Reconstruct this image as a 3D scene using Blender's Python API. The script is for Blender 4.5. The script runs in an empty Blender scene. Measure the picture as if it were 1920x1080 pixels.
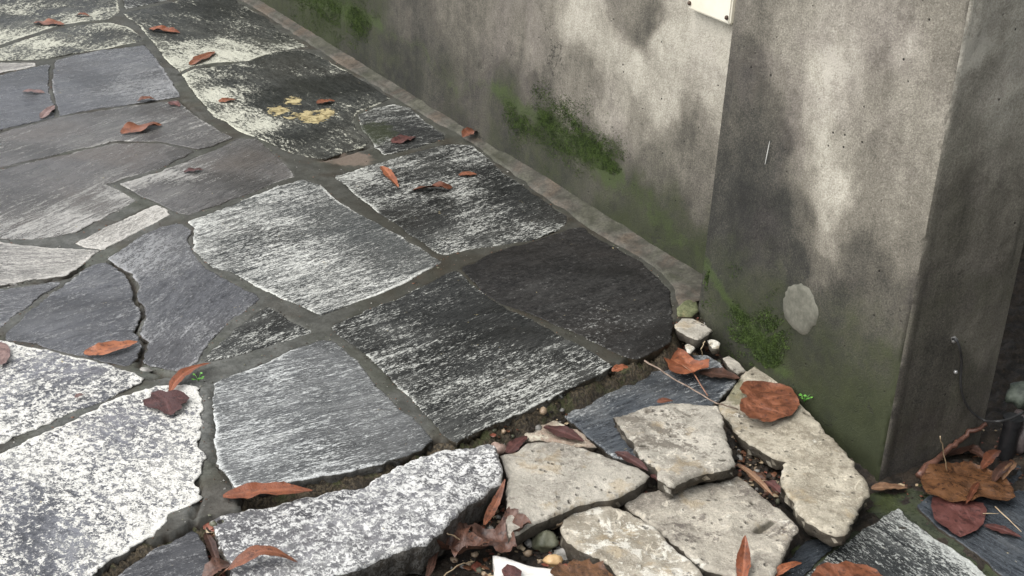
import bpy, math, random
import numpy as np
from mathutils import Vector, Matrix, noise
from mathutils.geometry import delaunay_2d_cdt
random.seed(7); rng = np.random.default_rng(7)
S = bpy.context.scene
COL = S.collection
# ---------------------------------------------------------------- camera
cx, cy, F = 960.0, 540.0, 2711.0
nad = np.array([600-cx, -(6400-cy), -F]); nad /= np.linalg.norm(nad)
Zc = -nad; Xc = np.array([1, 0, 0.]) - Zc[0]*Zc; Xc /= np.linalg.norm(Xc); Yc = np.cross(Zc, Xc)
RM = np.array([Xc, Yc, Zc]); CAM = np.array([0, 0, 1.2])
cd = bpy.data.cameras.new('camera'); cam = bpy.data.objects.new('camera', cd); COL.objects.link(cam)
cd.sensor_width = 36; cd.lens = F/1920*36; cd.clip_start = .05; cd.clip_end = 500
cam.matrix_world = Matrix.Translation(Vector(CAM)) @ Matrix(RM.tolist()).to_4x4()
S.camera = cam
# ---------------------------------------------------------------- light
SUN_EL, SUN_AZ = 52, 205        # azimuth of the bright part of the sky, degrees anticlockwise from +x
W = bpy.data.worlds.new('World'); S.world = W; W.use_nodes = True
wn = W.node_tree.nodes; wl = W.node_tree.links
bg = wn['Background']; sk = wn.new('ShaderNodeTexSky'); sk.sky_type = 'NISHITA'; sk.sun_disc = False
sk.sun_elevation = math.radians(SUN_EL); sk.sun_rotation = math.radians(90-SUN_AZ)
sk.air_density = 1.0; sk.dust_density = 3.0
hs = wn.new('ShaderNodeHueSaturation'); hs.inputs['Saturation'].default_value = .30
wl.new(sk.outputs[0], hs.inputs['Color']); wl.new(hs.outputs[0], bg.inputs['Color']); bg.inputs['Strength'].default_value = .145
ld = bpy.data.lights.new('sun', 'SUN'); ld.energy = 1.3; ld.angle = math.radians(80); ld.color = (1, .97, .93)
sun = bpy.data.objects.new('sun', ld); COL.objects.link(sun)
sd = Vector((math.cos(math.radians(SUN_AZ))*math.cos(math.radians(SUN_EL)), math.sin(math.radians(SUN_AZ))*math.cos(math.radians(SUN_EL)), math.sin(math.radians(SUN_EL))))
sun.rotation_euler = sd.to_track_quat('Z', 'Y').to_euler(); sun.location = sd*6
S.view_settings.view_transform = 'Standard'; S.view_settings.look = 'None'
S.view_settings.gamma = 1; S.view_settings.use_curve_mapping = False; S.view_settings.exposure = 0.82
S.render.engine = 'CYCLES'
# ---------------------------------------------------------------- ray helpers: a photo point on a real plane of the place
def ray(x, y): return RM @ np.array([x-cx, -(y-cy), -F])
def G(x, y, z=0.0):
    d = ray(x, y); return CAM + d*((z-CAM[2])/d[2])
def Gp(pts, z=0.0): return np.array([G(x, y, z)[:2] for x, y in pts])
wa = G(517, 19, .012); wb = G(1280, 493, .012)
U = (wb-wa)/np.linalg.norm(wb-wa); N = np.array([-U[1], U[0], 0.])
if N @ (CAM-wa) < 0: N = -N
def on_wall(x, y, off=0.0):
    d = ray(x, y); p = CAM + d*((N@(wa-CAM)+off)/(N@d)); return np.array([U@(p-wa), p[2]])
def on_side(x, y, s):
    d = ray(x, y); p = CAM + d*((U@(wa-CAM)+s)/(U@d)); return np.array([N@(p-wa), p[2]])
def WP(s, n, z): return np.array([wa[0]+U[0]*s+N[0]*n, wa[1]+U[1]*s+N[1]*n, z])
def fbm(x, y, z, o=4): return noise.fractal(Vector((x, y, z)), .9, 2.0, o, noise_basis='PERLIN_ORIGINAL')
def dist_poly(P, poly, closed=True):
    A = poly; B = np.roll(poly, -1, 0)
    if not closed: A = poly[:-1]; B = poly[1:]
    out = np.full(len(P), 1e9)
    for a, b in zip(A, B):
        ab = b-a; l = ab@ab
        if l < 1e-12: continue
        t = np.clip(((P-a)@ab)/l, 0, 1); q = P-(a+t[:, None]*ab)
        out = np.minimum(out, np.hypot(q[:, 0], q[:, 1]))
    return out
def inside(P, poly):
    x, y = P[:, 0], P[:, 1]; c = np.zeros(len(P), bool)
    A = poly; B = np.roll(poly, -1, 0)
    for a, b in zip(A, B):
        if a[1] == b[1]: continue
        c ^= ((a[1] > y) != (b[1] > y)) & (x < (b[0]-a[0])*(y-a[1])/(b[1]-a[1])+a[0])
    return c
def idw(P, pts, vals, p=3.0, eps=.01):
    num = np.zeros(len(P)); den = np.zeros(len(P))
    for q, v in zip(pts, vals):
        w = 1/((P[:, 0]-q[0])**2+(P[:, 1]-q[1])**2+eps**2)**(p/2)
        num += w*v; den += w
    return num/den
# ---------------------------------------------------------------- nodes
class NT:
    def __init__(s, name, blend=None):
        s.m = bpy.data.materials.new(name); s.m.use_nodes = True; s.n = s.m.node_tree.nodes; s.l = s.m.node_tree.links
        s.b = s.n['Principled BSDF']
    def put(s, sock, v):
        if hasattr(v, 'is_linked'): s.l.new(v, sock)
        else:
            if isinstance(v, tuple) and len(v) == 3 and sock.type == 'RGBA': v = (*v, 1)
            sock.default_value = v
    def math(s, op, a, b=0.0, c=0.0, clamp=False):
        n = s.n.new('ShaderNodeMath'); n.operation = op; n.use_clamp = clamp
        s.put(n.inputs[0], a); s.put(n.inputs[1], b); s.put(n.inputs[2], c); return n.outputs[0]
    def add(s, *a):
        r = a[0]
        for q in a[1:]: r = s.math('ADD', r, q)
        return r
    def mul(s, a, b): return s.math('MULTIPLY', a, b)
    def mix(s, f, a, b, mode='MIX'):
        n = s.n.new('ShaderNodeMix'); n.data_type = 'RGBA'; n.blend_type = mode
        s.put(n.inputs[0], f); s.put(n.inputs[6], a); s.put(n.inputs[7], b); return n.outputs[2]
    def noise(s, vec, sc, det=4, rough=.6, dist=0.0):
        n = s.n.new('ShaderNodeTexNoise'); s.put(n.inputs['Vector'], vec); n.inputs['Scale'].default_value = sc
        n.inputs['Detail'].default_value = det; n.inputs['Roughness'].default_value = rough; n.inputs['Distortion'].default_value = dist
        return n.outputs['Fac']
    def vor(s, vec, sc, feat='F1', out='Distance', rnd=1.0):
        n = s.n.new('ShaderNodeTexVoronoi'); n.feature = feat; s.put(n.inputs['Vector'], vec); n.inputs['Scale'].default_value = sc
        n.inputs['Randomness'].default_value = rnd; return n.outputs[out]
    def smooth(s, v, a, b, lo=0.0, hi=1.0):
        n = s.n.new('ShaderNodeMapRange'); n.interpolation_type = 'SMOOTHSTEP'; s.put(n.inputs[0], v)
        for i, q in enumerate((a, b, lo, hi)): s.put(n.inputs[i+1], q)
        return n.outputs[0]
    def ramp(s, v, stops):
        n = s.n.new('ShaderNodeValToRGB'); s.put(n.inputs[0], v); e = n.color_ramp.elements
        while len(e) < len(stops): e.new(.5)
        for q, (p, c) in zip(e, stops): q.position = p; q.color = (*c, 1)
        return n.outputs[0]
    def attr(s, name, out='Fac'):
        n = s.n.new('ShaderNodeAttribute'); n.attribute_name = name; return n.outputs[out]
    def coord(s, rot=0.0, scale=(1, 1, 1), offs=True):
        if not hasattr(s, '_tc'):
            tc = s.n.new('ShaderNodeTexCoord'); s._tc = tc.outputs['Object']
            oi = s.n.new('ShaderNodeObjectInfo'); s.rnd = oi.outputs['Random']; s.idx = oi.outputs['Object Index']
            v = s.n.new('ShaderNodeVectorMath'); v.operation = 'ADD'; s.l.new(s._tc, v.inputs[0])
            cb = s.n.new('ShaderNodeCombineXYZ')
            s.l.new(s.mul(s.rnd, 31.0), cb.inputs[0]); s.l.new(s.mul(s.rnd, 17.0), cb.inputs[1]); s.l.new(cb.outputs[0], v.inputs[1])
            s._tco = v.outputs[0]
        m = s.n.new('ShaderNodeVectorRotate'); m.rotation_type = 'Z_AXIS'; s.l.new(s._tco if offs else s._tc, m.inputs['Vector'])
        if offs and rot: s.l.new(s.math('MULTIPLY_ADD', s.idx, -math.pi/180, -(rot-.001)), m.inputs['Angle'])
        else: m.inputs['Angle'].default_value = -rot
        m2 = s.n.new('ShaderNodeVectorMath'); m2.operation = 'MULTIPLY'; s.l.new(m.outputs[0], m2.inputs[0]); m2.inputs[1].default_value = scale
        return m2.outputs[0]
    def bump(s, h, strength=.5, dist=.002):
        n = s.n.new('ShaderNodeBump'); n.inputs['Strength'].default_value = strength; n.inputs['Distance'].default_value = dist
        s.put(n.inputs['Height'], h); s.l.new(n.outputs[0], s.b.inputs['Normal'])
    def out(s, col, rough=.6, spec=.5):
        s.put(s.b.inputs['Base Color'], col); s.put(s.b.inputs['Roughness'], rough); s.b.inputs['Specular IOR Level'].default_value = spec
        return s.m
def slate(name, ang, bias=0.0, sa=.9, ga=.8, ca=.5, stretch=6.0, sc=9.0, dark=(.022, .024, .026), mid=(.10, .105, .11), white=(.70, .70, .65),
          edge=.25, rough=.38, brown=.3, soft=.05, spot=0.0, sheen=.4, wthr=.5, gs=2.4, chalk=.45):
    ga = ga*2.9; sa = sa*1.2; soft = soft*.9
    t = NT(name); a = .001
    P = t.coord(); Q = t.coord(a, (1, stretch, 1)); Q2 = t.coord(a+.06, (1, stretch*1.8, 1))
    n1 = t.noise(Q, sc, 9, .76, .3); n2 = t.add(t.mul(t.noise(t.coord(a, (1, gs, 1)), 75, 4, .85), .68), t.mul(t.noise(t.coord(a+.12, (1, gs*.7, 1)), 230, 2, .8), .32)); n3 = t.noise(P, 5.5, 3, .5, .4)
    n4 = t.noise(Q2, 14, 8, .75); n5 = t.noise(P, 2.6, 3, .5); n6 = t.noise(P, 320, 3, .8); nm = t.noise(P, 38, 5, .75, .6)
    ed = t.math('SUBTRACT', 1.0, t.smooth(t.attr('edge'), 0.0, .011))
    w = t.add(.42+bias, t.attr('lich'), t.mul(t.math('SUBTRACT', n1, .5), sa), t.mul(t.math('SUBTRACT', n2, .5), ga),
              t.mul(t.math('SUBTRACT', n3, .5), ca), t.mul(t.mul(ed, t.smooth(n3, .42, .6)), edge))
    wm = t.smooth(w, wthr-soft, wthr+soft*1.4)
    halo = t.smooth(w, wthr-soft-.3, wthr+.02)
    base = t.mix(t.smooth(n4, .40, .60), dark, mid)
    base = t.mix(t.mul(t.smooth(n2, .42, .60), .45), base, tuple(q*1.9+.01 for q in mid))
    base = t.mix(t.mul(t.smooth(n5, .45, .68), brown), base, (mid[0]*1.1+.008, mid[1]*.9+.006, mid[2]*.72+.004))
    base = t.mix(t.mul(halo, .38), base, tuple((m*.7+w_*.14) for m, w_ in zip(mid, white)))
    sm_ = t.mul(t.smooth(t.add(t.noise(t.coord(a+.02, (1, 3.5, 1)), 7, 4, .55, .5), t.attr('lich')), .50, .74), chalk)
    base = t.mix(sm_, base, tuple(q*.42 for q in white))
    wet_ = t.smooth(t.noise(P, 3.3, 4, .6, .6), .47, .60); base = t.mix(t.mul(wet_, .45), base, tuple(q*.6 for q in dark))
    wc = t.mix(t.smooth(n6, .35, .7), tuple(c*.62 for c in white), white)
    wc = t.mix(t.mul(t.smooth(n4, .5, .75), .35), wc, (.34, .33, .27))
    col = t.mix(wm, base, wc)
    if spot:
        vs = t.vor(P, 26); big = t.noise(P, 11, 2, .5)
        sm = t.mul(t.smooth(t.add(vs, t.mul(t.math('SUBTRACT', n2, .5), .35)), .26, .16), t.smooth(big, .47, .55))
        col = t.mix(t.mul(sm, spot), col, (.12, .12, .125))
    ym = t.smooth(t.add(t.attr('yel'), t.mul(t.math('SUBTRACT', nm, .5), 3.2), t.mul(t.math('SUBTRACT', n2, .5), 1.5)), .62, .72)
    col = t.mix(t.mul(ym, .95), col, t.mix(t.smooth(nm, .42, .6), (.20, .16, .075), t.mix(n6, (.34, .28, .13), (.62, .53, .31))))
    mm = t.smooth(t.add(t.attr('moss'), t.mul(t.math('SUBTRACT', nm, .5), 2.0)), .4, .9)
    col = t.mix(t.mul(mm, .7), col, t.mix(n2, (.022, .028, .014), (.06, .07, .035)))
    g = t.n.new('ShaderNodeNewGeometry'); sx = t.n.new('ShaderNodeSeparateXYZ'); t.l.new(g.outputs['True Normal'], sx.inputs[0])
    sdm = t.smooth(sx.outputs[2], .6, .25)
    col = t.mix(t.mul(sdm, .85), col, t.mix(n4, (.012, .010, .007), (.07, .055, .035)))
    ro = t.add(rough, t.mul(wet_, -.12), t.mul(wm, .3), t.mul(t.math('SUBTRACT', n3, .5), .45), t.mul(ym, .3))
    t.bump(t.add(t.mul(n1, .6), t.mul(n2, .9), t.mul(wm, .3), t.mul(n4, .3), t.mul(ym, .5)), .8, .0035)
    return t.out(col, t.math('MAXIMUM', ro, .16), sheen)
def limestone(name, a=(.37, .345, .29), b=(.60, .56, .475), c=(.17, .15, .12), whit=0.0, pits=1.0, rough=.7):
    t = NT(name); P = t.coord()
    n1 = t.noise(P, 17, 7, .72, .6); n2 = t.noise(P, 210, 4, .8); n3 = t.noise(P, 6, 5, .65, .6); n4 = t.noise(P, 55, 6, .82)
    col = t.mix(t.smooth(n1, .32, .66), a, b)
    col = t.mix(t.mul(t.smooth(t.add(n3, t.mul(n4, .35)), .60, .80), .6), col, c)
    col = t.mix(t.mul(t.smooth(t.add(t.mul(n2, .6), t.mul(n4, .4)), .50, .64), .45), col, tuple(q*.45 for q in a))
    col = t.mix(t.mul(t.smooth(n2, .46, .36), .35), col, tuple(min(.8, q*1.35) for q in b))
    nb = t.noise(P, 30, 7, .8, .8); n5 = t.noise(P, 9, 6, .75, .5)
    col = t.mix(t.mul(t.smooth(nb, .56, .62), .75), col, tuple(min(.75, q*1.25) for q in b))
    col = t.mix(t.mul(t.smooth(t.add(n5, t.mul(t.math('SUBTRACT', n4, .5), .7)), .55, .64), .75*pits), col, c)
    col = t.mix(t.mul(t.smooth(t.noise(P, 13, 4, .7), .56, .66), .35), col, (.45, .33, .17))
    if whit: col = t.mix(t.smooth(t.add(n1, t.mul(t.math('SUBTRACT', n4, .5), .9)), .60-whit, .68-whit), col, (.74, .71, .62))
    pv = t.vor(t.coord(), 60); pit = t.mul(t.smooth(pv, .26, .12), t.smooth(n1, .5, .56))
    col = t.mix(t.mul(pit, .5*pits), col, (.05, .042, .034))
    mm = t.smooth(t.add(t.attr('moss'), t.mul(t.math('SUBTRACT', nb, .5), 2.0)), .5, .9)
    col = t.mix(t.mul(mm, .6), col, (.12, .125, .05))
    col = t.mix(t.mul(t.smooth(t.attr('dent'), .15, .7), .85), col, (.045, .038, .024))
    # broken sides carry earth, painted darker still for shade
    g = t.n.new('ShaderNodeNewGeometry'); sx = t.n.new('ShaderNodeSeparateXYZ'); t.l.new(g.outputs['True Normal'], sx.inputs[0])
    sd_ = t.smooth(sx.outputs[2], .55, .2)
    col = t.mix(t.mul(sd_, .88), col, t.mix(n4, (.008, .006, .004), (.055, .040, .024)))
    t.bump(t.add(t.mul(n1, .9), t.mul(n4, 1.1), t.mul(n2, .5), t.mul(pit, -1.2)), 1.0, .005)
    return t.out(col, rough, .4)
def mortar_mat(name, a=(.050, .051, .046), b=(.105, .106, .096), green=0.35, rough=.65, brown=0.0, tn=False):
    t = NT(name); P = t.coord(offs=False)
    n1 = t.noise(P, 6, 4, .6, .4); n2 = t.noise(P, 150, 5, .7); n3 = t.noise(P, 24, 5, .65)
    col = t.mix(t.smooth(n3, .35, .65), a, b)
    col = t.mix(t.mul(t.smooth(n1, .46, .62), green), col, (.07, .085, .035))
    col = t.mix(t.mul(t.smooth(n1, .54, .38), brown), col, (.15, .11, .075))
    col = t.mix(t.mul(t.smooth(n2, .4, .65), .5), col, tuple(q*.45 for q in a))
    col = t.mix(t.mul(t.smooth(n2, .62, .75), .25), col, (.4, .38, .33))
    if tn: col = t.mix(t.math('SUBTRACT', 1.0, t.attr('tone'), clamp=True), col, t.mix(n3, (.016, .015, .010), (.040, .038, .027)))
    dirt = t.attr('dirt')
    col = t.mix(t.mul(dirt, .93), col, t.mix(n3, (.010, .007, .004), (.060, .042, .024)))
    pale = t.attr('pale')
    col = t.mix(t.mul(t.smooth(t.add(pale, t.mul(t.math('SUBTRACT', n3, .5), 1.6)), .35, .75), .8), col, t.mix(n2, (.09, .07, .055), (.24, .19, .15)))
    t.bump(t.add(t.mul(n3, .8), t.mul(n2, .5)), .7, .003)
    return t.out(col, t.add(rough, t.mul(t.math('SUBTRACT', n3, .5), .3)), .28)
def wall_mat(name, base_green=0.0):
    t = NT(name); P = t.coord(offs=False)
    n1 = t.noise(P, 7, 6, .6, .8); n2 = t.noise(P, 300, 3, .85); n3 = t.noise(P, 36, 7, .78); n4 = t.noise(P, 3, 4, .6, .4)
    v = t.add(t.attr('tone'), t.mul(t.math('SUBTRACT', n1, .5), .26), t.mul(t.math('SUBTRACT', t.noise(t.coord(offs=False, scale=(1, 1, .14)), 13, 5, .65, .3), .5), .34), t.mul(t.math('SUBTRACT', n3, .5), .46), t.mul(t.math('SUBTRACT', n2, .5), .75))
    v = t.add(t.mul(t.math('SUBTRACT', v, .45), 1.15), .45)
    col = t.ramp(v, [(0.0, (.018, .018, .016)), (.2, (.038, .037, .031)), (.42, (.100, .092, .074)), (.65, (.205, .188, .153)), (.85, (.355, .332, .275)), (1.0, (.49, .464, .392))])
    col = t.mix(t.mul(t.smooth(n4, .45, .62), .22), col, t.mix(v, (.04, .03, .03), (.30, .255, .25)))
    vl = t.add(t.attr('tone'), t.mul(t.math('SUBTRACT', n1, .5), .3), t.mul(t.math('SUBTRACT', n3, .5), .12))
    for lv_, st_ in ((.36, .28), (.60, .22)):
        tide = t.smooth(t.math('ABSOLUTE', t.math('SUBTRACT', vl, lv_)), .022, .004); col = t.mix(t.mul(t.mul(tide, st_), t.smooth(n4, .42, .55)), col, (.06, .052, .04))
    gm = t.smooth(t.add(t.attr('green'), t.mul(t.math('SUBTRACT', n1, .5), .7), t.mul(t.math('SUBTRACT', n3, .5), .6)), .08, .68)
    col = t.mix(t.mul(gm, .88), col, t.mix(n3, (.015, .020, .008), (.050, .060, .022)))
    fm = t.smooth(t.add(t.attr('film'), t.mul(t.math('SUBTRACT', n3, .5), 1.6), t.mul(t.math('SUBTRACT', n2, .5), .8)), .30, 1.05)
    col = t.mix(t.mul(fm, .62), col, t.mix(n2, (.020, .034, .008), (.075, .115, .025)))
    pv = t.vor(P, 48); pit = t.mul(t.smooth(pv, .13, .05), t.smooth(t.noise(P, 19, 3, .6), .54, .6))
    col = t.mix(pit, col, (.02, .018, .014))
    # hairline cracks
    cr = t.math('ABSOLUTE', t.math('SUBTRACT', t.noise(P, 3.1, 7, .62, .3), .5))
    cm = t.mul(t.smooth(cr, .0035, .0010), t.smooth(t.noise(t.coord(offs=False, scale=(1, 1, 1.3)), 2.2, 2, .5), .56, .63))
    col = t.mix(t.mul(cm, .7), col, (.03, .028, .024))
    t.bump(t.add(t.mul(n2, .8), t.mul(n3, .8), t.mul(n1, .5), t.mul(pit, -1.5), t.mul(cm, -1.0)), .75, .003)
    return t.out(col, .72, .35)
def simple(name, a, b, sc=30, rough=.5, bs=.5, bd=.002, spec=.5, metal=0.0):
    t = NT(name); P = t.coord(); n1 = t.noise(P, sc, 6, .65, .3); n2 = t.noise(P, sc*5, 4, .7)
    col = t.mix(t.smooth(t.add(t.mul(n1, .7), t.mul(n2, .3)), .35, .65), a, b)
    t.bump(t.add(n1, t.mul(n2, .4)), bs, bd); t.b.inputs['Metallic'].default_value = metal
    return t.out(col, rough, spec)
def leaf_mat(name, a, b, c, rough=.42, wet=.5):
    t = NT(name); P = t.coord(); n1 = t.noise(P, 45, 5, .65, .4); n2 = t.noise(P, 240, 4, .7)
    v = t.add(n1, t.mul(t.math('SUBTRACT', t.rnd, .5), .45))
    col = t.mix(t.smooth(v, .36, .64), a, b)
    col = t.mix(t.mul(t.smooth(t.noise(P, 120, 4, .7), .54, .62), .8), col, c)
    col = t.mix(t.mul(t.attr('vein'), .25), col, tuple(min(1, q*1.7+.03) for q in b))
    vn = t.vor(P, 160, 'DISTANCE_TO_EDGE')
    col = t.mix(t.mul(t.smooth(t.noise(P, 28, 4, .7), .52, .66), .6), col, tuple(q*.5 for q in a))
    t.bump(t.add(t.mul(n1, 1.0), t.mul(n2, .3), t.mul(t.attr('vein'), .8), t.mul(t.smooth(vn, 0.0, .12), .25)), .6, .0015)
    t.b.inputs['Coat Weight'].default_value = wet*.35; t.b.inputs['Coat Roughness'].default_value = .2
    t.b.inputs['Subsurface Weight'].default_value = 0.0
    return t.out(col, rough, .5)
# ---------------------------------------------------------------- object helpers
def tag(o, label=None, cat=None, group=None, kind=None):
    for k, v in (('label', label), ('category', cat), ('group', group), ('kind', kind)):
        if v: o[k] = v
    return o
def link(name, me, parent=None, mat=None, origin=None):
    if mat is not None and len(me.materials) == 0: me.materials.append(mat)
    o = bpy.data.objects.new(name, me); COL.objects.link(o)
    if origin is not None: o.location = origin
    if parent is not None:
        o.parent = parent; o.location = Vector(o.location)-parent.location
    return o
def mesh(name, V, Fs, mat, parent=None, smooth=True, attrs=None, center=True):
    V = np.asarray(V, float)
    c = np.array([V[:, 0].mean(), V[:, 1].mean(), V[:, 2].min()]) if center else np.zeros(3)
    me = bpy.data.meshes.new(name); me.from_pydata((V-c).tolist(), [], Fs); me.update()
    me.polygons.foreach_set('use_smooth', [smooth]*len(me.polygons))
    for k, a in (attrs or {}).items():
        at = me.attributes.new(k, 'FLOAT', 'POINT'); at.data.foreach_set('value', np.asarray(a, dtype=np.float32))
    o = link(name, me, parent, mat, Vector(c))
    if parent is not None and not center: o.location = (0, 0, 0)
    return o
def empty(name, loc, label=None, cat=None, group=None):
    o = bpy.data.objects.new(name, None); COL.objects.link(o); o.location = Vector(loc); o.empty_display_size = .05
    return tag(o, label, cat, group)
def tube(name, pts, r, mat, parent=None, k=6, taper=None):
    pts = [np.array(p, float) for p in pts]; V = []; Fs = []
    for i, p in enumerate(pts):
        d = pts[min(i+1, len(pts)-1)]-pts[max(i-1, 0)]; d /= np.linalg.norm(d)+1e-9
        a = np.cross(d, [0, 0, 1.]); 
        if np.linalg.norm(a) < .1: a = np.cross(d, [1., 0, 0])
        a /= np.linalg.norm(a); b = np.cross(d, a)
        rr = r if taper is None else r*(1+(taper-1)*i/(len(pts)-1))
        for j in range(k):
            t = 2*math.pi*j/k; V.append(p+(a*math.cos(t)+b*math.sin(t))*rr)
    for i in range(len(pts)-1):
        for j in range(k):
            Fs.append((i*k+j, i*k+(j+1) % k, (i+1)*k+(j+1) % k, (i+1)*k+j))
    Fs.append(tuple(range(k))[::-1]); Fs.append(tuple((len(pts)-1)*k+j for j in range(k)))
    return mesh(name, V, Fs, mat, parent)
def wig(p, q, n, amp, seed):
    p = np.array(p, float); q = np.array(q, float)
    return [p+(q-p)*i/n + np.array([fbm(seed, i*.7, 0)*amp, fbm(seed, i*.7, 5)*amp, abs(fbm(seed, i*.7, 9))*amp])*math.sin(math.pi*i/n) for i in range(n+1)]
def cdt(poly, pts):
    allp = [Vector((float(a), float(b))) for a, b in poly]+[Vector((float(a), float(b))) for a, b in pts]
    n = len(poly); r = delaunay_2d_cdt(allp, [], [list(range(n))], 1, 1e-6)
    vs = np.array([(v.x, v.y) for v in r[0]]); fs = [tuple(f) for f in r[2]]
    m = {}
    for i, o in enumerate(r[3]):
        for q in o: m[q] = i
    ring = []
    for i in range(n):
        k = m.get(i)
        if k is not None and (not ring or ring[-1] != k): ring.append(k)
    out = []
    for f in fs:
        a, b, c = vs[f[0]], vs[f[1]], vs[f[2]]
        if (b[0]-a[0])*(c[1]-a[1])-(b[1]-a[1])*(c[0]-a[0]) < 0: f = f[::-1]
        out.append(f)
    return vs, out, ring
def ragged(W2, step=.007, jag=.0022, seed=0.0):
    """world outline -> closely spaced ragged outline, anticlockwise"""
    A = W2; B = np.roll(W2, -1, 0)
    if np.sum(A[:, 0]*B[:, 1]-B[:, 0]*A[:, 1]) < 0: W2 = W2[::-1]; A = W2; B = np.roll(W2, -1, 0)
    out = []
    for a, b in zip(A, B):
        L = np.linalg.norm(b-a); k = max(1, int(L/step)); nrm = np.array([(b-a)[1], -(b-a)[0]])/(L+1e-9)
        for i in range(k):
            p = a+(b-a)*i/k
            j = fbm(p[0]*22, p[1]*22, seed, 3)*jag*1.3+fbm(p[0]*120, p[1]*120, seed+7, 3)*jag*.8
            out.append(p+nrm*j)
    return np.array(out)
def stone(name, px, z, mat, parent=None, thick=.03, rim=.0019, relief=.0010, jag=.0032, step=.006, grid=.014, tilt=(0, 0), cps=None, lv=0.0,
          yel=(), moss=(), grain=(100, -35), dents=(), seed=None, side=2, sidejag=.003, layered=True):
    seed = seed if seed is not None else random.random()*100
    W2 = Gp(px, z); R = ragged(W2, step, jag, seed)
    lo, hi = R.min(0), R.max(0)
    gx, gy = np.meshgrid(np.arange(lo[0], hi[0], grid), np.arange(lo[1], hi[1], grid)); gp = np.stack([gx.ravel(), gy.ravel()], 1)
    gp = gp+rng.uniform(-.25, .25, gp.shape)*grid
    nx = np.roll(R, -1, 0)-np.roll(R, 1, 0); nn = np.stack([-nx[:, 1], nx[:, 0]], 1); nn /= np.linalg.norm(nn, axis=1)[:, None]+1e-9
    ok = []
    for off in (rim*.45, rim*1.15, rim*2.2):
        q = R+nn*off; d = dist_poly(q, R); q = q[inside(q, R) & (d > off*.85)]; ok.append(q)
    d = dist_poly(gp, R); gp = gp[inside(gp, R) & (d > max(rim*2.2+grid*.45, grid*.6))]
    vs, fs, ring = cdt(R, np.concatenate(ok+[gp]))
    d = dist_poly(vs, R)
    c = R.mean(0); cr = np.clip(1-d/(rim*1.3), 0, 1)
    rel = np.array([fbm(p[0]*9, p[1]*9, seed, 4)*relief*1.6+fbm(p[0]*55, p[1]*55, seed+3, 3)*relief*.7 for p in vs])
    zt = z+rel-rim*.9*(1-np.sqrt(np.clip(1-cr**2, 0, 1)))+(vs[:, 0]-c[0])*tilt[0]+(vs[:, 1]-c[1])*tilt[1]
    dn = np.zeros(len(vs))
    for (x, y, x2, y2, r_, dep) in dents:
        q = dist_poly(vs, np.array([G(x, y, z)[:2], G(x2, y2, z)[:2]]), False); k_ = np.clip(1.2-q/r_, 0, 1); dn = np.maximum(dn, k_); zt = zt-dep*k_**.7
    V = [list(map(float, (p[0], p[1], q))) for p, q in zip(vs, zt)]; Fs = list(fs)
    P0 = vs[ring]; k = len(ring); prev = list(ring)
    nx = np.roll(P0, -1, 0)-np.roll(P0, 1, 0); no = np.stack([nx[:, 1], -nx[:, 0]], 1); no /= np.linalg.norm(no, axis=1)[:, None]+1e-9
    extra_d = []
    for r_ in range(1, side+1):
        cur = []
        for i in range(k):
            zz = zt[ring[i]]-thick*r_/side
            o = (fbm(P0[i][0]*40, P0[i][1]*40, seed+r_*3.1, 3)*sidejag-sidejag*.4*(r_ if layered else 0)*.6)
            if r_ == side: o -= sidejag
            V.append([P0[i][0]+no[i][0]*o, P0[i][1]+no[i][1]*o, zz]); cur.append(len(V)-1); extra_d.append(0.0)
        for i in range(k):
            j = (i+1) % k; Fs.append((prev[i], cur[i], cur[j], prev[j]))
        prev = cur
    nV = len(V); D = np.concatenate([d, np.zeros(nV-len(d))]); P2 = np.array(V)[:, :2]
    lich = np.full(nV, lv)
    if cps: 
        q = Gp([(a[0], a[1]) for a in cps], z); lich = idw(P2, q, [a[2] for a in cps], 3.0, .03)+lv
    def blobs(bl, soft=.6):
        v = np.zeros(nV)
        for (x, y, rx, ry) in bl:
            cc = G(x, y, z)[:2]; ex = np.abs(G(x+rx, y, z)[0]-cc[0]); ey = np.abs(G(x, y-ry, z)[1]-cc[1])
            r_ = np.sqrt(((P2[:, 0]-cc[0])/ex)**2+((P2[:, 1]-cc[1])/ey)**2); v = np.maximum(v, np.clip(1.5-r_, 0, 1))
        return v
    m_ = (sum(a[0] for a in px)/len(px), sum(a[1] for a in px)/len(px)); gd = G(m_[0]+grain[0]*.3, m_[1]+grain[1]*.3, z)-G(m_[0]-grain[0]*.3, m_[1]-grain[1]*.3, z)
    o = mesh(name, V, Fs, mat, parent, True, {'lich': lich, 'edge': D, 'yel': blobs(yel), 'moss': blobs(moss), 'dent': np.concatenate([dn, np.zeros(nV-len(dn))])})
    o.pass_index = int(round(math.degrees(math.atan2(gd[1], gd[0])))) % 180   # direction of the stone's grain, read by the slate materials
    return o
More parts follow.
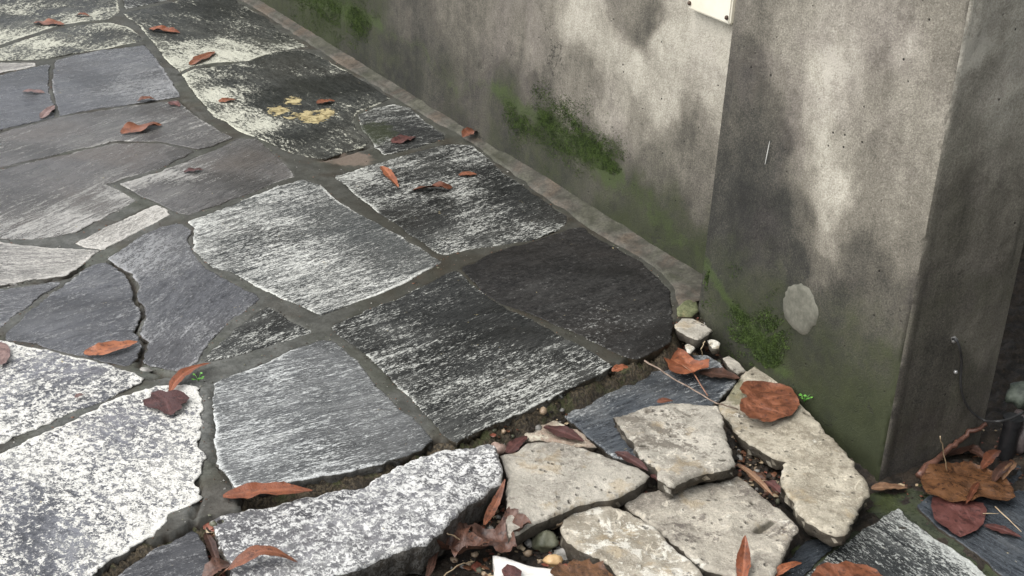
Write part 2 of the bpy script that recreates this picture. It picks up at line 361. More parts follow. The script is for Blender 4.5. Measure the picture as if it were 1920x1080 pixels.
# ================================================================ PAVEMENT
BED = [(-400, 1500), (-900, 900), (-700, -260), (430, -330), (760, 120), (1190, 420), (1315, 545), (1312, 590), (1258, 600), (1252, 630), (1230, 650), (1192, 667), (1163, 679), (1128, 690),
       (1094, 707), (1039, 734), (969, 768), (900, 798), (868, 815), (845, 823), (815, 822), (790, 834), (710, 860), (628, 880), (538, 897), (444, 913),
       (452, 955), (399, 968), (360, 976), (345, 985), (312, 1000), (285, 1010), (250, 1018), (205, 1046), (160, 1084), (100, 1220), (0, 1400)]
CRACKS = [([(213, 490), (240, 512), (252, 535), (254, 560), (270, 583), (257, 600), (252, 622), (272, 633), (266, 655), (262, 684)], .007, .012),
          ([(0, 534), (67, 527), (123, 520), (160, 497)], .006, .016), ([(281, 708), (310, 700), (345, 702)], .006, .010), ([(269, 688), (315, 700)], .005, .010),
          ([(440, 912), (424, 888), (406, 868), (403, 780), (401, 730)], .004, .008), ([(383, 878), (400, 870), (405, 870)], .003, .006),
          ([(372, 900), (373, 932), (362, 968)], .005, .012), ([(606, 300), (647, 288), (692, 274)], .007, .010), 
          ([(338, 140), (400, 121), (467, 116), (517, 98), (570, 90)], .006, .006), ([(185, 92), (272, 85)], .006, .006), ([(337, 186), (375, 222)], .005, .006),
          ([(1180, 685), (1100, 732), (985, 792), (895, 832)], .008, .012), ([(0, 245), (60, 238)], .008, .010)]
def heightfield(name, xs, ys, zf, mat, kind='structure', attrs=None):
    gx, gy = np.meshgrid(xs, ys); P = np.stack([gx.ravel(), gy.ravel()], 1); z = zf(P)
    nx_, ny_ = len(xs), len(ys)
    me = bpy.data.meshes.new(name); nv = len(P)
    me.vertices.add(nv); me.vertices.foreach_set('co', np.column_stack([P, z]).astype(np.float32).ravel())
    i = (np.arange(ny_-1)[:, None]*nx_+np.arange(nx_-1)[None, :]).ravel()
    q = np.stack([i, i+1, i+nx_+1, i+nx_], 1)
    zz = z[q].max(1); keep = zz > -.4; q = q[keep]
    me.loops.add(q.size); me.loops.foreach_set('vertex_index', q.ravel().astype(np.int32))
    me.polygons.add(len(q)); me.polygons.foreach_set('loop_start', (np.arange(len(q))*4).astype(np.int32))
    me.polygons.foreach_set('use_smooth', np.ones(len(q), bool)); me.update(calc_edges=True); me.validate()
    for k, a in (attrs(P, z) if attrs else {}).items():
        at = me.attributes.new(k, 'FLOAT', 'POINT'); at.data.foreach_set('value', np.asarray(a, dtype=np.float32))
    o = link(name, me, None, mat); tag(o, kind=kind); return o
def vnoise(P, sc, seed, amp):
    """cheap tileless value noise in numpy"""
    q = P*sc+seed; i = np.floor(q).astype(int); f = q-i; f = f*f*(3-2*f)
    def h(a, b):
        n = (a*374761393+b*668265263+int(seed*1013)) & 0x7fffffff; n = (n ^ (n >> 13))*1274126177 & 0x7fffffff
        return ((n ^ (n >> 16)) & 0xffff)/65535.-.5
    a = h(i[:, 0], i[:, 1]); b = h(i[:, 0]+1, i[:, 1]); c = h(i[:, 0], i[:, 1]+1); d = h(i[:, 0]+1, i[:, 1]+1)
    return amp*((a*(1-f[:, 0])+b*f[:, 0])*(1-f[:, 1])+(c*(1-f[:, 0])+d*f[:, 0])*f[:, 1])
bedW = Gp(BED, 0); BEDSLABS = []
def bed_z(P):
    d = dist_poly(P, bedW); ins = inside(P, bedW); sd_ = np.where(ins, d, -d)+vnoise(P, 60, 3, .012)+vnoise(P, 160, 4, .006)
    z = -.0013+vnoise(P, 9, 31, .0026)+vnoise(P, 30, 1, .0014)+vnoise(P, 110, 2, .0006)
    for pl, r, dep in CRACKS:
        w = Gp(pl, 0); dd = dist_poly(P, w, False)+vnoise(P, 120, 6, .004); z -= dep*np.clip(1.3-dd/r, 0, 1)
    for w in BEDSLABS:
        m = np.where((P[:, 0] > w[:, 0].min()) & (P[:, 0] < w[:, 0].max()) & (P[:, 1] > w[:, 1].min()) & (P[:, 1] < w[:, 1].max()))[0]
        m = m[inside(P[m], w)]; z[m] -= .009*np.clip((dist_poly(P[m], w)-.004)/.004, 0, 1)
    t = np.clip(-sd_/.014, 0, 1)
    return z-t**.8*.10+np.where(t > 0, vnoise(P, 90, 8, .01), 0)
def bed_at(P, z):
    d = np.clip((-.006-z)/.008, 0, 1)
    pale = np.zeros(len(P))
    c = Gp([(655, 297)], 0)[0]; pale = np.clip(1.4-np.hypot((P[:, 0]-c[0])/.07, (P[:, 1]-c[1])/.06), 0, 1)
    return {'tone': idw(P, Gp([(a, b) for a, b, _ in MT], 0), [c for _, _, c in MT], 3, .1), 'dirt': np.maximum(d, np.clip(vnoise(P, 11, 41, 1.2)+vnoise(P, 40, 42, .6), 0, .55)), 'pale': pale}
MT = [(390,750,1.0),(400,900,1.0),(200,740,.95),(50,820,.9),(340,970,.9),(600,610,.4),(470,560,.6),(620,330,.3),(740,420,.1),(840,495,.05),(950,580,.05),(1150,670,.1),(720,560,.2),(700,700,.4),(800,800,.55),(380,190,.55),(300,110,.5),(500,660,.85),(100,450,.8),(250,380,.7),(100,590,.8),(960,460,.25),(0,240,.6),(0,100,.4),(480,255,.45),(750,290,.35),(1262,560,.3),(600,280,.4)]
M_mortar = mortar_mat('wet_mortar', a=(.085, .088, .080), b=(.155, .158, .146), tn=True, green=.25)
# slate kinds: angle = direction of the grain in the ground plane
K = {
 'black':  slate('black_lichened_slate', 24, -.10, sa=1.3, ga=1.1, ca=.7, dark=(.010, .011, .011), mid=(.027, .028, .027), white=(.62, .63, .58), edge=.25, brown=.2, rough=.5, sheen=.16, soft=.08, gs=3.6, chalk=.22),
 'black2': slate('plain_black_slate', 20, -.30, sa=.5, ga=.95, ca=.5, stretch=3, dark=(.011, .011, .011), mid=(.022, .021, .020), white=(.33, .33, .31), edge=.1, brown=.25, rough=.6, sheen=.12, gs=1.5, chalk=.1, soft=.08),
 'swirl':  slate('black_slate_white_crust', 205, -.08, sa=1.0, ga=.85, ca=.9, stretch=3.0, sc=11, dark=(.013, .014, .013), mid=(.042, .044, .040), white=(.60, .60, .50), edge=.3, brown=.2, rough=.5, sheen=.16, gs=1.6, chalk=.22),
 'white':  slate('white_streaked_slate', 30, .02, sa=1.15, ga=1.2, ca=.5, stretch=8, sc=12, dark=(.018, .020, .020), mid=(.075, .08, .078), white=(.74, .75, .70), edge=.4, brown=.15, soft=.085, rough=.5, sheen=.25, gs=5.0),
 'grey':   slate('grey_streaked_slate', 26, -.03, sa=1.25, ga=1.15, ca=.4, stretch=8, sc=14, dark=(.05, .053, .055), mid=(.13, .135, .135), white=(.70, .72, .70), edge=.35, brown=.08, soft=.09, gs=5.0),
 'blue':   slate('blue_grey_slate', 35, -.12, sa=1.1, ga=.9, ca=.4, dark=(.026, .027, .031), mid=(.085, .087, .094), white=(.38, .385, .39), edge=.22, brown=.2, rough=.24, soft=.16, sheen=.5, gs=2.6),
 'brown':  slate('brown_grey_slate', 28, -.10, sa=1.5, ga=.6, ca=.5, stretch=9, sc=8, dark=(.034, .033, .032), mid=(.105, .100, .096), white=(.46, .45, .42), edge=.2, brown=.4, rough=.25, soft=.12, sheen=.5, gs=3.4),
 'pale':   slate('pale_streaked_slate', 40, .12, sa=.8, ga=.7, ca=.25, stretch=9, sc=10, dark=(.10, .095, .09), mid=(.22, .21, .195), white=(.62, .60, .55), edge=.3, brown=.3, soft=.14, gs=3.4),
 'crust':  slate('white_crusted_slate', 60, .06, sa=.5, ga=1.1, ca=.5, stretch=1.8, sc=16, dark=(.05, .052, .06), mid=(.17, .175, .195), white=(.80, .79, .73), edge=.35, brown=.12, soft=.08, rough=.5, gs=1.15),
 'granite': slate('speckled_granite', 10, .05, sa=.25, ga=1.25, ca=.3, stretch=1.3, sc=40, dark=(.06, .06, .065), mid=(.20, .20, .21), white=(.76, .76, .73), edge=.2, brown=.1, soft=.12, rough=.55, spot=.85, gs=1.05),
}
SL = [
 ('swirl', [(230,24),(283,13),(330,3),(385,-18),(425,-22),(445,3),(470,18),(500,33),(520,55),(560,77),(578,87),(517,96),(467,113),(400,118),(362,124),(338,135),(316,116),(300,96),(284,76),(262,48),(240,33)],
   dict(cps=[(300,30,-.1),(420,20,-.15),(350,60,-.02),(480,60,-.05),(460,85,.22),(400,100,.3),(340,120,.35),(530,88,.2),(310,95,.15),(420,55,-.15)])),
 ('swirl', [(340,139),(367,128),(405,124),(467,115),(510,98),(567,93),(603,107),(643,130),(667,143),(700,163),(733,184),(700,198),(668,212),(662,232),(675,250),(692,264),(680,276),(647,284),(612,298),(585,296),(543,286),(497,264),(453,247),(427,230),(400,217),(383,197),(363,173)],
   dict(cps=[(360,150,.25),(400,180,.3),(440,220,.3),(480,235,.2),(430,150,-.05),(500,150,-.2),(560,120,-.12),(520,200,-.2),(620,160,-.2),(650,200,-.15),(560,250,-.18),(640,270,0),(690,175,-.1),(600,290,-.05),(450,180,.05)],
        yel=[(523,206,20,10),(550,190,16,10),(572,218,34,9),(608,214,24,12),(590,224,30,8)])),
 ('black', [(672,215),(700,203),(737,194),(770,203),(797,228),(832,250),(835,260),(783,276),(720,290),(702,276),(694,258),(676,240)],
   dict(cps=[(700,208,.15),(740,200,.22),(780,230,-.1),(800,260,-.05),(720,240,-.2)], moss=[(700,250,45,22)])),
 ('black', [(628,331),(670,317),(717,303),(783,284),(840,269),(883,272),(917,297),(943,323),(973,343),(1007,367),(1035,388),(1063,404),(1062,418),(1045,433),(1000,449),(943,459),(883,468),(833,480),(808,470),(793,455),(770,440),(743,418),(712,400),(690,382),(662,360)],
   dict(cps=[(650,328,.25),(720,308,.2),(760,330,-.02),(840,300,.1),(880,290,.08),(860,350,.18),(800,370,.05),(920,330,-.12),(960,370,-.12),(860,400,-.02),(960,420,.02),(1010,400,-.1),(760,400,-.03),(850,450,.05),(930,450,.05),(780,420,-.05),(700,370,-.05)])),
 ('black2', [(862,500),(885,494),(917,476),(953,464),(1003,452),(1067,430),(1093,426),(1120,447),(1160,467),(1200,490),(1233,517),(1254,542),(1258,570),(1262,595),(1264,612),(1258,638),(1233,656),(1196,673),(1178,670),(1139,655),(1094,631),(1039,608),(1003,591),(972,580),(935,567),(905,545),(880,522)],
   dict(cps=[(950,500,-.06),(1100,480,-.05),(1080,560,.06),(1180,560,0),(1200,630,.08),(1240,600,.1),(1000,540,.02)])),
 ('white', [(349,414),(367,408),(400,397),(467,370),(527,346),(570,335),(600,347),(622,366),(650,386),(693,411),(753,443),(790,466),(829,492),(733,543),(667,568),(603,592),(573,578),(500,545),(460,525),(433,508),(400,503),(377,485),(364,466),(360,443),(366,428)],
   dict(cps=[(380,430,.2),(460,395,.12),(540,360,.02),(620,400,-.22),(660,430,-.3),(740,470,-.2),(600,450,-.04),(520,420,.0),(560,490,.05),(640,520,.06),(700,530,.06),(440,480,.06),(600,560,.06),(790,490,-.1),(700,460,-.2),(480,440,0)], jag=.003)),
 ('black', [(618,612),(660,592),(740,562),(835,513),(856,508),(880,530),(915,558),(955,580),(1000,600),(1050,630),(1090,650),(1130,672),(1150,685),(1128,699),(1094,716),(1039,743),(969,777),(900,807),(855,827),(838,818),(812,792),(790,770),(765,738),(735,715),(712,690),(690,668),(655,642),(635,628)],
   dict(cps=[(680,610,.0),(800,560,-.12),(880,580,-.25),(980,620,-.25),(860,650,-.02),(760,640,.05),(960,680,.03),(1040,670,.05),(1080,700,.05),(900,740,.08),(860,790,.06),(980,740,.08),(730,670,.08),(700,640,.05),(820,720,.04)])),
 ('grey', [(400,718),(430,703),(465,693),(520,668),(563,650),(597,638),(622,637),(640,650),(665,673),(688,698),(710,726),(750,766),(791,799),(814,824),(791,842),(750,857),(710,868),(628,888),(538,905),(441,920),(432,903),(424,888),(406,868),(403,800)],
   dict(cps=[(430,740,.1),(500,700,.04),(600,660,-.1),(560,740,-.02),(650,760,.02),(700,820,-.06),(600,840,.02),(480,860,.06),(560,870,.06),(440,890,-.1),(740,820,-.05),(440,800,.05)])),
 ('black', [(384,676),(400,652),(423,634),(447,613),(475,590),(500,573),(520,583),(553,603),(588,622),(560,634),(533,641),(467,660),(400,676)], dict(lv=.06, edge=1)),
 ('blue', [(200,483),(235,462),(267,441),(300,425),(335,418),(358,432),(354,450),(362,475),(388,502),(433,529),(475,549),(487,560),(470,575),(427,603),(395,640),(372,672),(350,698),(310,690),(283,685),(268,678),(278,640),(263,622),(275,583),(258,560),(262,533),(246,512),(225,500)],
   dict(cps=[(220,475,.3),(260,455,.25),(320,425,.05),(300,560,0),(420,560,-.15),(300,620,.1),(340,660,-.05)])),
 ('blue', [(196,491),(177,495),(150,510),(128,526),(90,555),(45,592),(12,622),(8,637),(30,638),(67,643),(100,654),(157,668),(204,680),(240,686),(256,674),(266,650),(262,632),(250,620),(262,598),(266,583),(248,560),(247,535),(232,513),(212,498)], dict(lv=.02)),
 ('pale', [(-130,440),(0,454),(60,461),(100,463),(188,468),(155,495),(123,516),(67,523),(10,531),(-140,545)], dict(z=.001)),
 ('blue', [(-140,555),(10,541),(67,533),(115,528),(75,555),(35,585),(0,612),(-140,700)], dict(lv=.03)),
 ('brown', [(-150,275),(0,249),(40,238),(100,222),(187,207),(260,197),(332,187),(350,203),(377,225),(410,243),(438,257),(400,272),(372,279),(300,265),(213,264),(80,295),(0,314),(-150,348)], dict(lv=.0)),
 ('brown', [(-150,352),(0,318),(80,299),(213,268),(300,269),(366,283),(300,316),(222,338),(200,346),(225,358),(258,375),(225,395),(180,415),(145,433),(110,442),(60,447),(0,447),(-150,432)],
   dict(cps=[(0,340,-.1),(100,320,-.15),(250,290,-.1),(60,400,.1),(150,380,.1),(230,365,.3),(150,420,.35),(60,435,.3),(100,350,-.08),(20,370,0)])),
 ('pale', [(140,456),(167,442),(220,415),(267,392),(290,383),(315,391),(322,402),(290,418),(240,443),(195,466),(160,463)], dict(lv=.08)),
 ('brown', [(222,344),(300,322),(367,294),(402,280),(447,260),(483,261),(510,284),(537,308),(553,331),(533,337),(467,362),(400,388),(352,403),(335,400),(300,382),(262,366)],
   dict(cps=[(250,345,.25),(320,325,.2),(360,310,.1),(440,310,-.15),(500,300,-.15),(420,360,-.12),(300,360,.0),(340,380,-.05),(450,275,-.05)])),
 ('blue', [(100,128),(104,113),(140,103),(193,93),(272,84),(292,108),(310,133),(333,167),(337,181),(290,188),(187,203),(112,217),(104,190),(98,160)],
   dict(cps=[(150,150,-.1),(230,110,.05),(240,170,.2),(310,170,.3),(270,140,.1),(180,190,.05),(120,200,-.1)])),
 ('blue', [(-150,170),(0,140),(50,128),(92,120),(92,160),(98,190),(104,219),(40,234),(0,243),(-150,270)], dict(lv=-.1)),
 ('pale', [(-150,120),(0,117),(68,117),(66,123),(0,137),(-150,155)], dict(lv=-.05)),
 ('swirl', [(-150,100),(0,90),(60,70),(120,52),(170,44),(205,42),(240,50),(258,62),(270,76),(213,88),(133,101),(87,109),(10,113),(-150,116)],
   dict(cps=[(20,100,.25),(80,85,.2),(140,60,.1),(200,48,.1),(200,65,-.15),(130,90,.0),(230,80,.2),(60,75,.2)])),
 ('swirl', [(-150,-120),(150,-140),(195,-60),(222,0),(224,22),(205,36),(160,40),(115,47),(55,65),(0,84),(-150,92)], dict(cps=[(0,75,.25),(80,50,.12),(180,30,.15),(60,10,0),(150,0,-.05),(0,30,0),(100,-60,-.1)])),
 ('black', [(165,-140),(310,-150),(365,-25),(325,-3),(280,7),(236,17),(230,0),(208,-60)], dict(lv=0)),
 ('black', [(325,-150),(385,-160),(428,-30),(385,-24),(372,-30)], dict(lv=0)),
 ('crust', [(-140,640),(-20,636),(20,641),(49,648),(106,660),(159,673),(212,684),(228,693),(253,697),(272,708),(265,719),(196,750),(151,766),(90,791),(41,815),(0,831),(-140,880)],
   dict(cps=[(30,660,.12),(60,690,-.1),(150,700,-.12),(240,705,.2),(100,740,0),(60,780,.15),(180,740,.02),(20,740,.05),(0,800,.15)], z=.0015, jag=.005)),
 ('crust', [(-140,905),(0,846),(41,829),(98,803),(151,779),(220,748),(281,728),(310,721),(346,719),(377,724),(378,774),(377,840),(383,874),(369,905),(373,930),(360,948),(318,965),(300,990),(261,1012),(215,1045),(175,1075),(120,1120),(-140,1240)],
   dict(cps=[(50,850,.12),(120,830,.1),(190,780,-.15),(220,800,-.2),(280,740,.02),(350,730,.3),(360,800,.2),(350,880,.2),(270,850,.05),(300,780,0),(60,930,-.08),(150,900,.02),(60,1000,-.15),(120,1040,.0),(230,960,.05),(330,930,.12),(200,1030,.15),(250,1000,.1),(20,1060,0)], z=.001, jag=.0055)),
 ('blue', [(362,994),(338,1009),(285,1034),(253,1054),(215,1082),(180,1125),(400,1170),(400,1085),(392,1050),(383,1019),(372,1002)], dict(z=-.008, lv=.05)),
]
BEDSLABS = [Gp(px, 0) for _, px, _ in SL]
pavement = heightfield('pavement', np.arange(-1.95, .85, .0062), np.arange(1.3, 6.2, .0062), bed_z, M_mortar, attrs=bed_at)
GR = [(100,40),(100,62),(100,-15),(100,-32),(100,-28),(100,-30),(100,-42),(100,-24),(100,-45),(100,-75),(100,-32),(100,-6),(100,-15),(100,-32),(100,-42),(100,-46),(100,-42),(100,-18),(100,-10),(100,-15),(100,-50),(100,-50),(100,30),(100,20),(100,-30),(100,60),(100,-30)]
for i, (k, px, o) in enumerate(SL):
    o = dict(o); o['grain'] = GR[i % len(GR)]; o.pop('edge', None); z = o.pop('z', .0)
    stone('paving_slab', px, z+random.uniform(-.0006, .0008), K[k], pavement, thick=.026, side=4, sidejag=.005, seed=i*3.7, **o)
# cement fillet along the wall foot
fil_lo = [(330,-115),(445,-2),(505,32),(572,78),(640,122),(735,181),(800,220),(886,268),(945,316),(1008,360),(1065,402),(1120,440),(1200,483),(1238,512),(1258,540),(1266,575)]
M_fil = mortar_mat('brown_cement', a=(.046, .043, .036), b=(.105, .098, .083), green=.22, rough=.65, brown=.5)
lo = Gp(fil_lo, .0); lo = np.array([[U[:2]@(p-wa[:2]), N[:2]@(p-wa[:2])] for p in lo])
V = []; Fs = []; ss = np.arange(lo[0, 0]-.6, lo[-1, 0]+.012, .012); nc = 9
for i, s in enumerate(ss):
    w = np.interp(s, lo[:, 0], lo[:, 1])+fbm(s*14, 0, 3, 4)*.006
    for j in range(nc):
        t = j/(nc-1); n_ = -.01+(w+.01)*t
        z = .014*(1-t)**1.2+.0015-(.008 if j == nc-1 else 0)+fbm(s*20, n_*40, 1, 3)*.0025
        V.append(WP(s, n_, z))
for i in range(len(ss)-1):
    for j in range(nc-1): Fs.append((i*nc+j, i*nc+j+1, (i+1)*nc+j+1, (i+1)*nc+j))
strip = mesh('cement_fillet', V, Fs, M_fil, pavement, True, {'dirt': np.zeros(len(V)), 'pale': np.zeros(len(V))})
# ================================================================ SOIL AND LOWER GROUND
LOWC = [(400,1040,-.055),(1290,640,-.045),(1345,700,-.06),(850,1060,-.075),(900,960,-.06),(1000,840,-.05),(1040,1040,-.07),(1430,880,-.075),(1200,900,-.05),(1300,820,-.05),(700,950,-.05),
        (1550,960,-.09),(1650,930,-.095),(1800,850,-.09),(1900,800,-.08),(500,1080,-.06),(1180,700,-.06),(1600,1050,-.10),(1850,1000,-.10),(1250,1080,-.085),(1340,600,-.03),(1400,700,-.075),(1250,700,-.062),(1100,760,-.062),(1150,800,-.065)]
lw = np.array([G(a, b, c)[:2] for a, b, c in LOWC])
def soil_z(P):
    z = idw(P, lw, [c for _, _, c in LOWC], 3, .03)
    d = dist_poly(P, bedW); bank = np.where(inside(P, bedW), -.03, -.011-1.15*np.maximum(d-.006, 0)+vnoise(P, 45, 14, .012)); bank = np.where((P[:, 0] > .47), -9, bank)
    z = np.where(bank > z, bank, z)
    return z+vnoise(P, 25, 11, .010)+vnoise(P, 80, 12, .009)+vnoise(P, 150, 13, .006)
t = NT('dark_wet_soil'); P_ = t.coord(offs=False); n1 = t.noise(P_, 40, 6, .7); n2 = t.noise(P_, 190, 4, .7)
c_ = t.mix(t.smooth(n1, .35, .68), (.010, .008, .006), (.055, .040, .026)); c_ = t.mix(t.mul(t.smooth(n2, .58, .7), .6), c_, (.14, .115, .085))
bk = t.attr('bank'); c_ = t.mix(t.mul(bk, .8), c_, t.mix(t.smooth(n2, .42, .6), (.035, .027, .015), (.16, .125, .075)))
c_ = t.mix(t.mul(bk, t.mul(t.smooth(t.noise(P_, 22, 4, .7), .52, .62), .7)), c_, (.07, .085, .025))
t.bump(t.add(n1, n2), 1.0, .006); M_soil = t.out(c_, .55, .5)
soil = heightfield('soil', np.arange(-.62, 1.9, .0085), np.arange(1.25, 3.6, .0085), soil_z, M_soil, attrs=lambda P, z: {'bank': np.clip(1.6-dist_poly(P, bedW)/.022, 0, 1)})
M_gnd = simple('distant_ground', (.03, .026, .02), (.09, .08, .065), 8, .8)
mesh('ground', [(-60, -60, -.17), (60, -60, -.17), (60, 60, -.17), (-60, 60, -.17)], [(0, 1, 2, 3)], M_gnd, center=False)['kind'] = 'structure'
LOW = [(1420,1150),(1478,1060),(1500,1010),(1535,1002),(1600,985),(1640,925),(1700,905),(1765,885),(1850,862),(1925,850),(2150,830),(2400,1500),(1300,1500)]
lowW = Gp(LOW, -.09)
def low_z(P):
    d = dist_poly(P, lowW); sd_ = np.where(inside(P, lowW), d, -d)+vnoise(P, 40, 21, .02)
    return -.0935+vnoise(P, 25, 22, .003)+vnoise(P, 90, 23, .002)-np.clip(-sd_/.03, 0, 1)*.08
M_low = mortar_mat('mossy_mortar', a=(.035, .042, .03), b=(.075, .085, .055), green=.9, rough=.28)
lower = heightfield('lower_pavement', np.arange(.3, 1.35, .008), np.arange(1.3, 2.35, .008), low_z, M_low, attrs=lambda P, z: {'dirt': np.zeros(len(P)), 'pale': np.zeros(len(P))})
K['lowslab'] = slate('wet_dark_slate', 118, -.05, sa=1.0, ga=.9, ca=.35, stretch=6, sc=11, dark=(.012, .015, .016), mid=(.05, .055, .055), white=(.60, .62, .58), edge=.5, brown=.1, rough=.22)
K['wetblue'] = slate('wet_blue_slate', 118, -.22, sa=.8, ga=.7, ca=.3, dark=(.018, .022, .028), mid=(.06, .07, .08), white=(.30, .32, .33), edge=.1, brown=.1, rough=.18)
stone('paving_slab', [(1531,1060),(1565,1030),(1611,998),(1645,978),(1684,950),(1707,971),(1746,1004),(1785,1026),(1824,1053),(1860,1085),(1950,1160),(1500,1200),(1480,1110)], -.088, K['lowslab'], lower, thick=.025, seed=201., grain=(100, 72),
      cps=[(1690,960,.2),(1740,1005,.25),(1800,1045,.3),(1840,1080,.25),(1640,990,.1),(1700,1030,.0),(1600,1030,.05),(1650,1070,-.1),(1760,1070,-.08)])
stone('paving_slab', [(1722,950),(1745,925),(1800,900),(1900,872),(2010,850),(2060,1150),(1990,1150),(1890,1085),(1850,1052),(1800,1015),(1760,990)], -.088, K['wetblue'], lower, thick=.025, seed=202., grain=(100, 60))
stone('paving_slab', [(1508,1012),(1545,1010),(1580,1008),(1552,1034),(1518,1066),(1490,1095),(1462,1110),(1470,1060)], -.089, K['wetblue'], lower, thick=.025, seed=203., lv=.05)
# ================================================================ LOOSE STONES
L1 = limestone('pale_limestone'); L2 = limestone('grey_limestone', (.36, .335, .28), (.53, .495, .42), (.19, .17, .14), pits=.7)
L3 = limestone('white_crusted_limestone', (.40, .36, .29), (.60, .55, .45), (.20, .17, .12), whit=.10)
L4 = limestone('stained_limestone', (.33, .30, .245), (.56, .515, .425), (.12, .10, .085), whit=-.02)
def thing_stone(px, z, mat, label=None, **k):
    o = stone('loose_stone', px, z, mat, None, **k); return tag(o, label, 'stone', 'loose stones laid along the broken pavement edge')
big = dict(rim=.0055, relief=.0035, jag=.004, side=4, sidejag=.005, grid=.0065)
thing_stone([(1042,761),(1094,733),(1150,711),(1211,686),(1245,668),(1288,663),(1327,666),(1353,681),(1364,700),(1382,714),(1361,736),(1347,752),(1300,790),(1250,850),(1200,865),(1150,855),(1136,847),(1105,818),(1067,788)], -.036,
  slate('dark_blue_loose_slate', 25, -.10, sa=.95, ga=.8, ca=.4, stretch=7, sc=13, dark=(.018, .021, .026), mid=(.07, .08, .09), white=(.46, .48, .48), edge=.3, brown=.1, rough=.3),
  'dark blue wet slate with pale streaked edge under the oval orange leaf', thick=.03, rim=.003, relief=.001, jag=.003, side=3, sidejag=.005, grid=.012,
  cps=[(1080,760,.2),(1150,720,.2),(1230,690,.12),(1320,672,.08),(1150,760,-.1),(1250,730,.0),(1130,820,-.12),(1340,720,-.05),(1190,780,-.12)])
thing_stone([(398,968),(441,957),(538,941),(628,918),(681,912),(695,900),(738,876),(787,853),(848,841),(889,837),(917,828),(932,845),(945,880),(938,903),(900,930),(872,948),(856,968),(835,990),(818,1003),(800,1018),(746,1033),(690,1058),(640,1075),(540,1095),(440,1092),(433,1075),(422,1040),(408,1008)], -.004,
  K['granite'], 'long grey speckled granite block at the bottom left of the loose stones', thick=.055, cps=[(450,1000,-.06),(600,980,.02),(800,900,.06),(900,880,.06),(600,1060,.08),(700,990,0),(450,1060,.0)], **big)
thing_stone([(938,852),(967,846),(987,829),(1020,827),(1060,830),(1095,838),(1130,850),(1165,864),(1198,876),(1220,889),(1208,903),(1185,917),(1158,932),(1122,935),(1081,946),(1060,957),(1008,979),(972,999),(954,1002),(950,966),(949,917),(952,892),(944,870)], -.020,
  L2, 'smooth triangular grey beige stone beside the end of the granite block', thick=.028, rim=.005, relief=.0018, jag=.002, side=3, sidejag=.004, grid=.012)
thing_stone([(1149,777),(1172,772),(1206,761),(1265,754),(1327,757),(1348,762),(1356,777),(1366,821),(1379,872),(1353,881),(1327,884),(1286,902),(1257,912),(1237,894),(1229,873),(1200,855),(1185,827),(1164,801)], -.012,
  limestone('pitted_limestone', pits=1.2), dents=[(1271,770,1275,770,.005,.006),(1208,767,1214,768,.003,.004),(1236,769,1242,770,.003,.004),(1198,836,1222,832,.0025,.004),(1345,866,1360,864,.004,.004)], label='square pitted beige stone lying on the dark blue slate', thick=.023, **big)
thing_stone([(1346,757),(1365,735),(1392,703),(1418,683),(1431,687),(1465,718),(1500,752),(1540,796),(1578,836),(1604,870),(1633,914),(1632,927),(1611,961),(1583,998),(1552,994),(1516,978),(1500,958),(1484,936),(1468,912),(1466,886),(1476,863),(1450,856),(1431,845),(1392,820),(1374,796),(1358,776)], -.038,
  limestone('tan_limestone', (.36, .32, .245), (.58, .53, .42), (.20, .17, .12), whit=-.05, pits=.6), dents=[(1410,704,1411,704,.0035,.004),(1561,956,1563,957,.0035,.004),(1508,773,1518,780,.004,.005)], label='long tan stone along the foot of the pillar carrying the round brown leaf', thick=.024, moss=[(1380, 730, 26, 30)], **big)
thing_stone([(1174,943),(1209,922),(1276,916),(1316,905),(1360,896),(1384,888),(1404,903),(1444,933),(1487,973),(1497,991),(1480,1024),(1462,1056),(1449,1079),(1400,1084),(1364,1079),(1322,1062),(1276,1028),(1231,988),(1190,958)], -.042,
  L4, dents=[(1447,975,1420,992,.008,.008),(1408,942,1410,943,.004,.005),(1300,975,1306,976,.003,.004)], label='broad stained beige stone with a gouge below the square pitted one', thick=.035, **big)
thing_stone([(1060,962),(1086,948),(1115,943),(1147,944),(1178,954),(1228,990),(1270,1028),(1314,1064),(1330,1090),(1310,1130),(1180,1120),(1143,1064),(1117,1042),(1085,1028),(1060,1010),(1050,988)], -.034,
  L3, 'white crusted stone between the pebbles and the stained beige stone', thick=.038, **big)
M_white = simple('white_marble', (.62, .60, .55), (.85, .84, .80), 20, .4, .3)
thing_stone([(925,1037),(961,1049),(1003,1061),(1040,1065),(1045,1110),(1000,1140),(930,1115)], -.045, M_white, 'bright white broken stone at the bottom edge beside the crumpled maple leaves', thick=.03, rim=.004, relief=.001, jag=.002, side=3, sidejag=.004, grid=.012)
thing_stone([(1264,607),(1278,596),(1300,595),(1322,606),(1336,618),(1322,629),(1308,636),(1285,627),(1269,618)], .0, L2, 'small pointed grey stone in the corner where pavement meets pillar', thick=.02, rim=.004, relief=.002, jag=.002, side=2, sidejag=.004, grid=.01)
thing_stone([(1353,668),(1367,663),(1386,677),(1399,692),(1384,699),(1370,690)], -.03, L2, 'small flat grey stone behind the tip of the long tan stone', thick=.015, rim=.003, relief=.002, jag=.002, grid=.01)
thing_stone([(1326,636),(1338,634),(1352,643),(1350,651),(1336,652)], -.012, L3, 'tiny yellowish stone chip against the pillar foot', thick=.014, rim=.003, relief=.002, jag=.002, grid=.01)
thing_stone([(1285,645),(1297,640),(1303,650),(1297,660),(1286,658)], -.018, L3, 'tiny whitish stone chip just above the oval orange leaf', thick=.012, rim=.003, relief=.001, jag=.002, grid=.01)
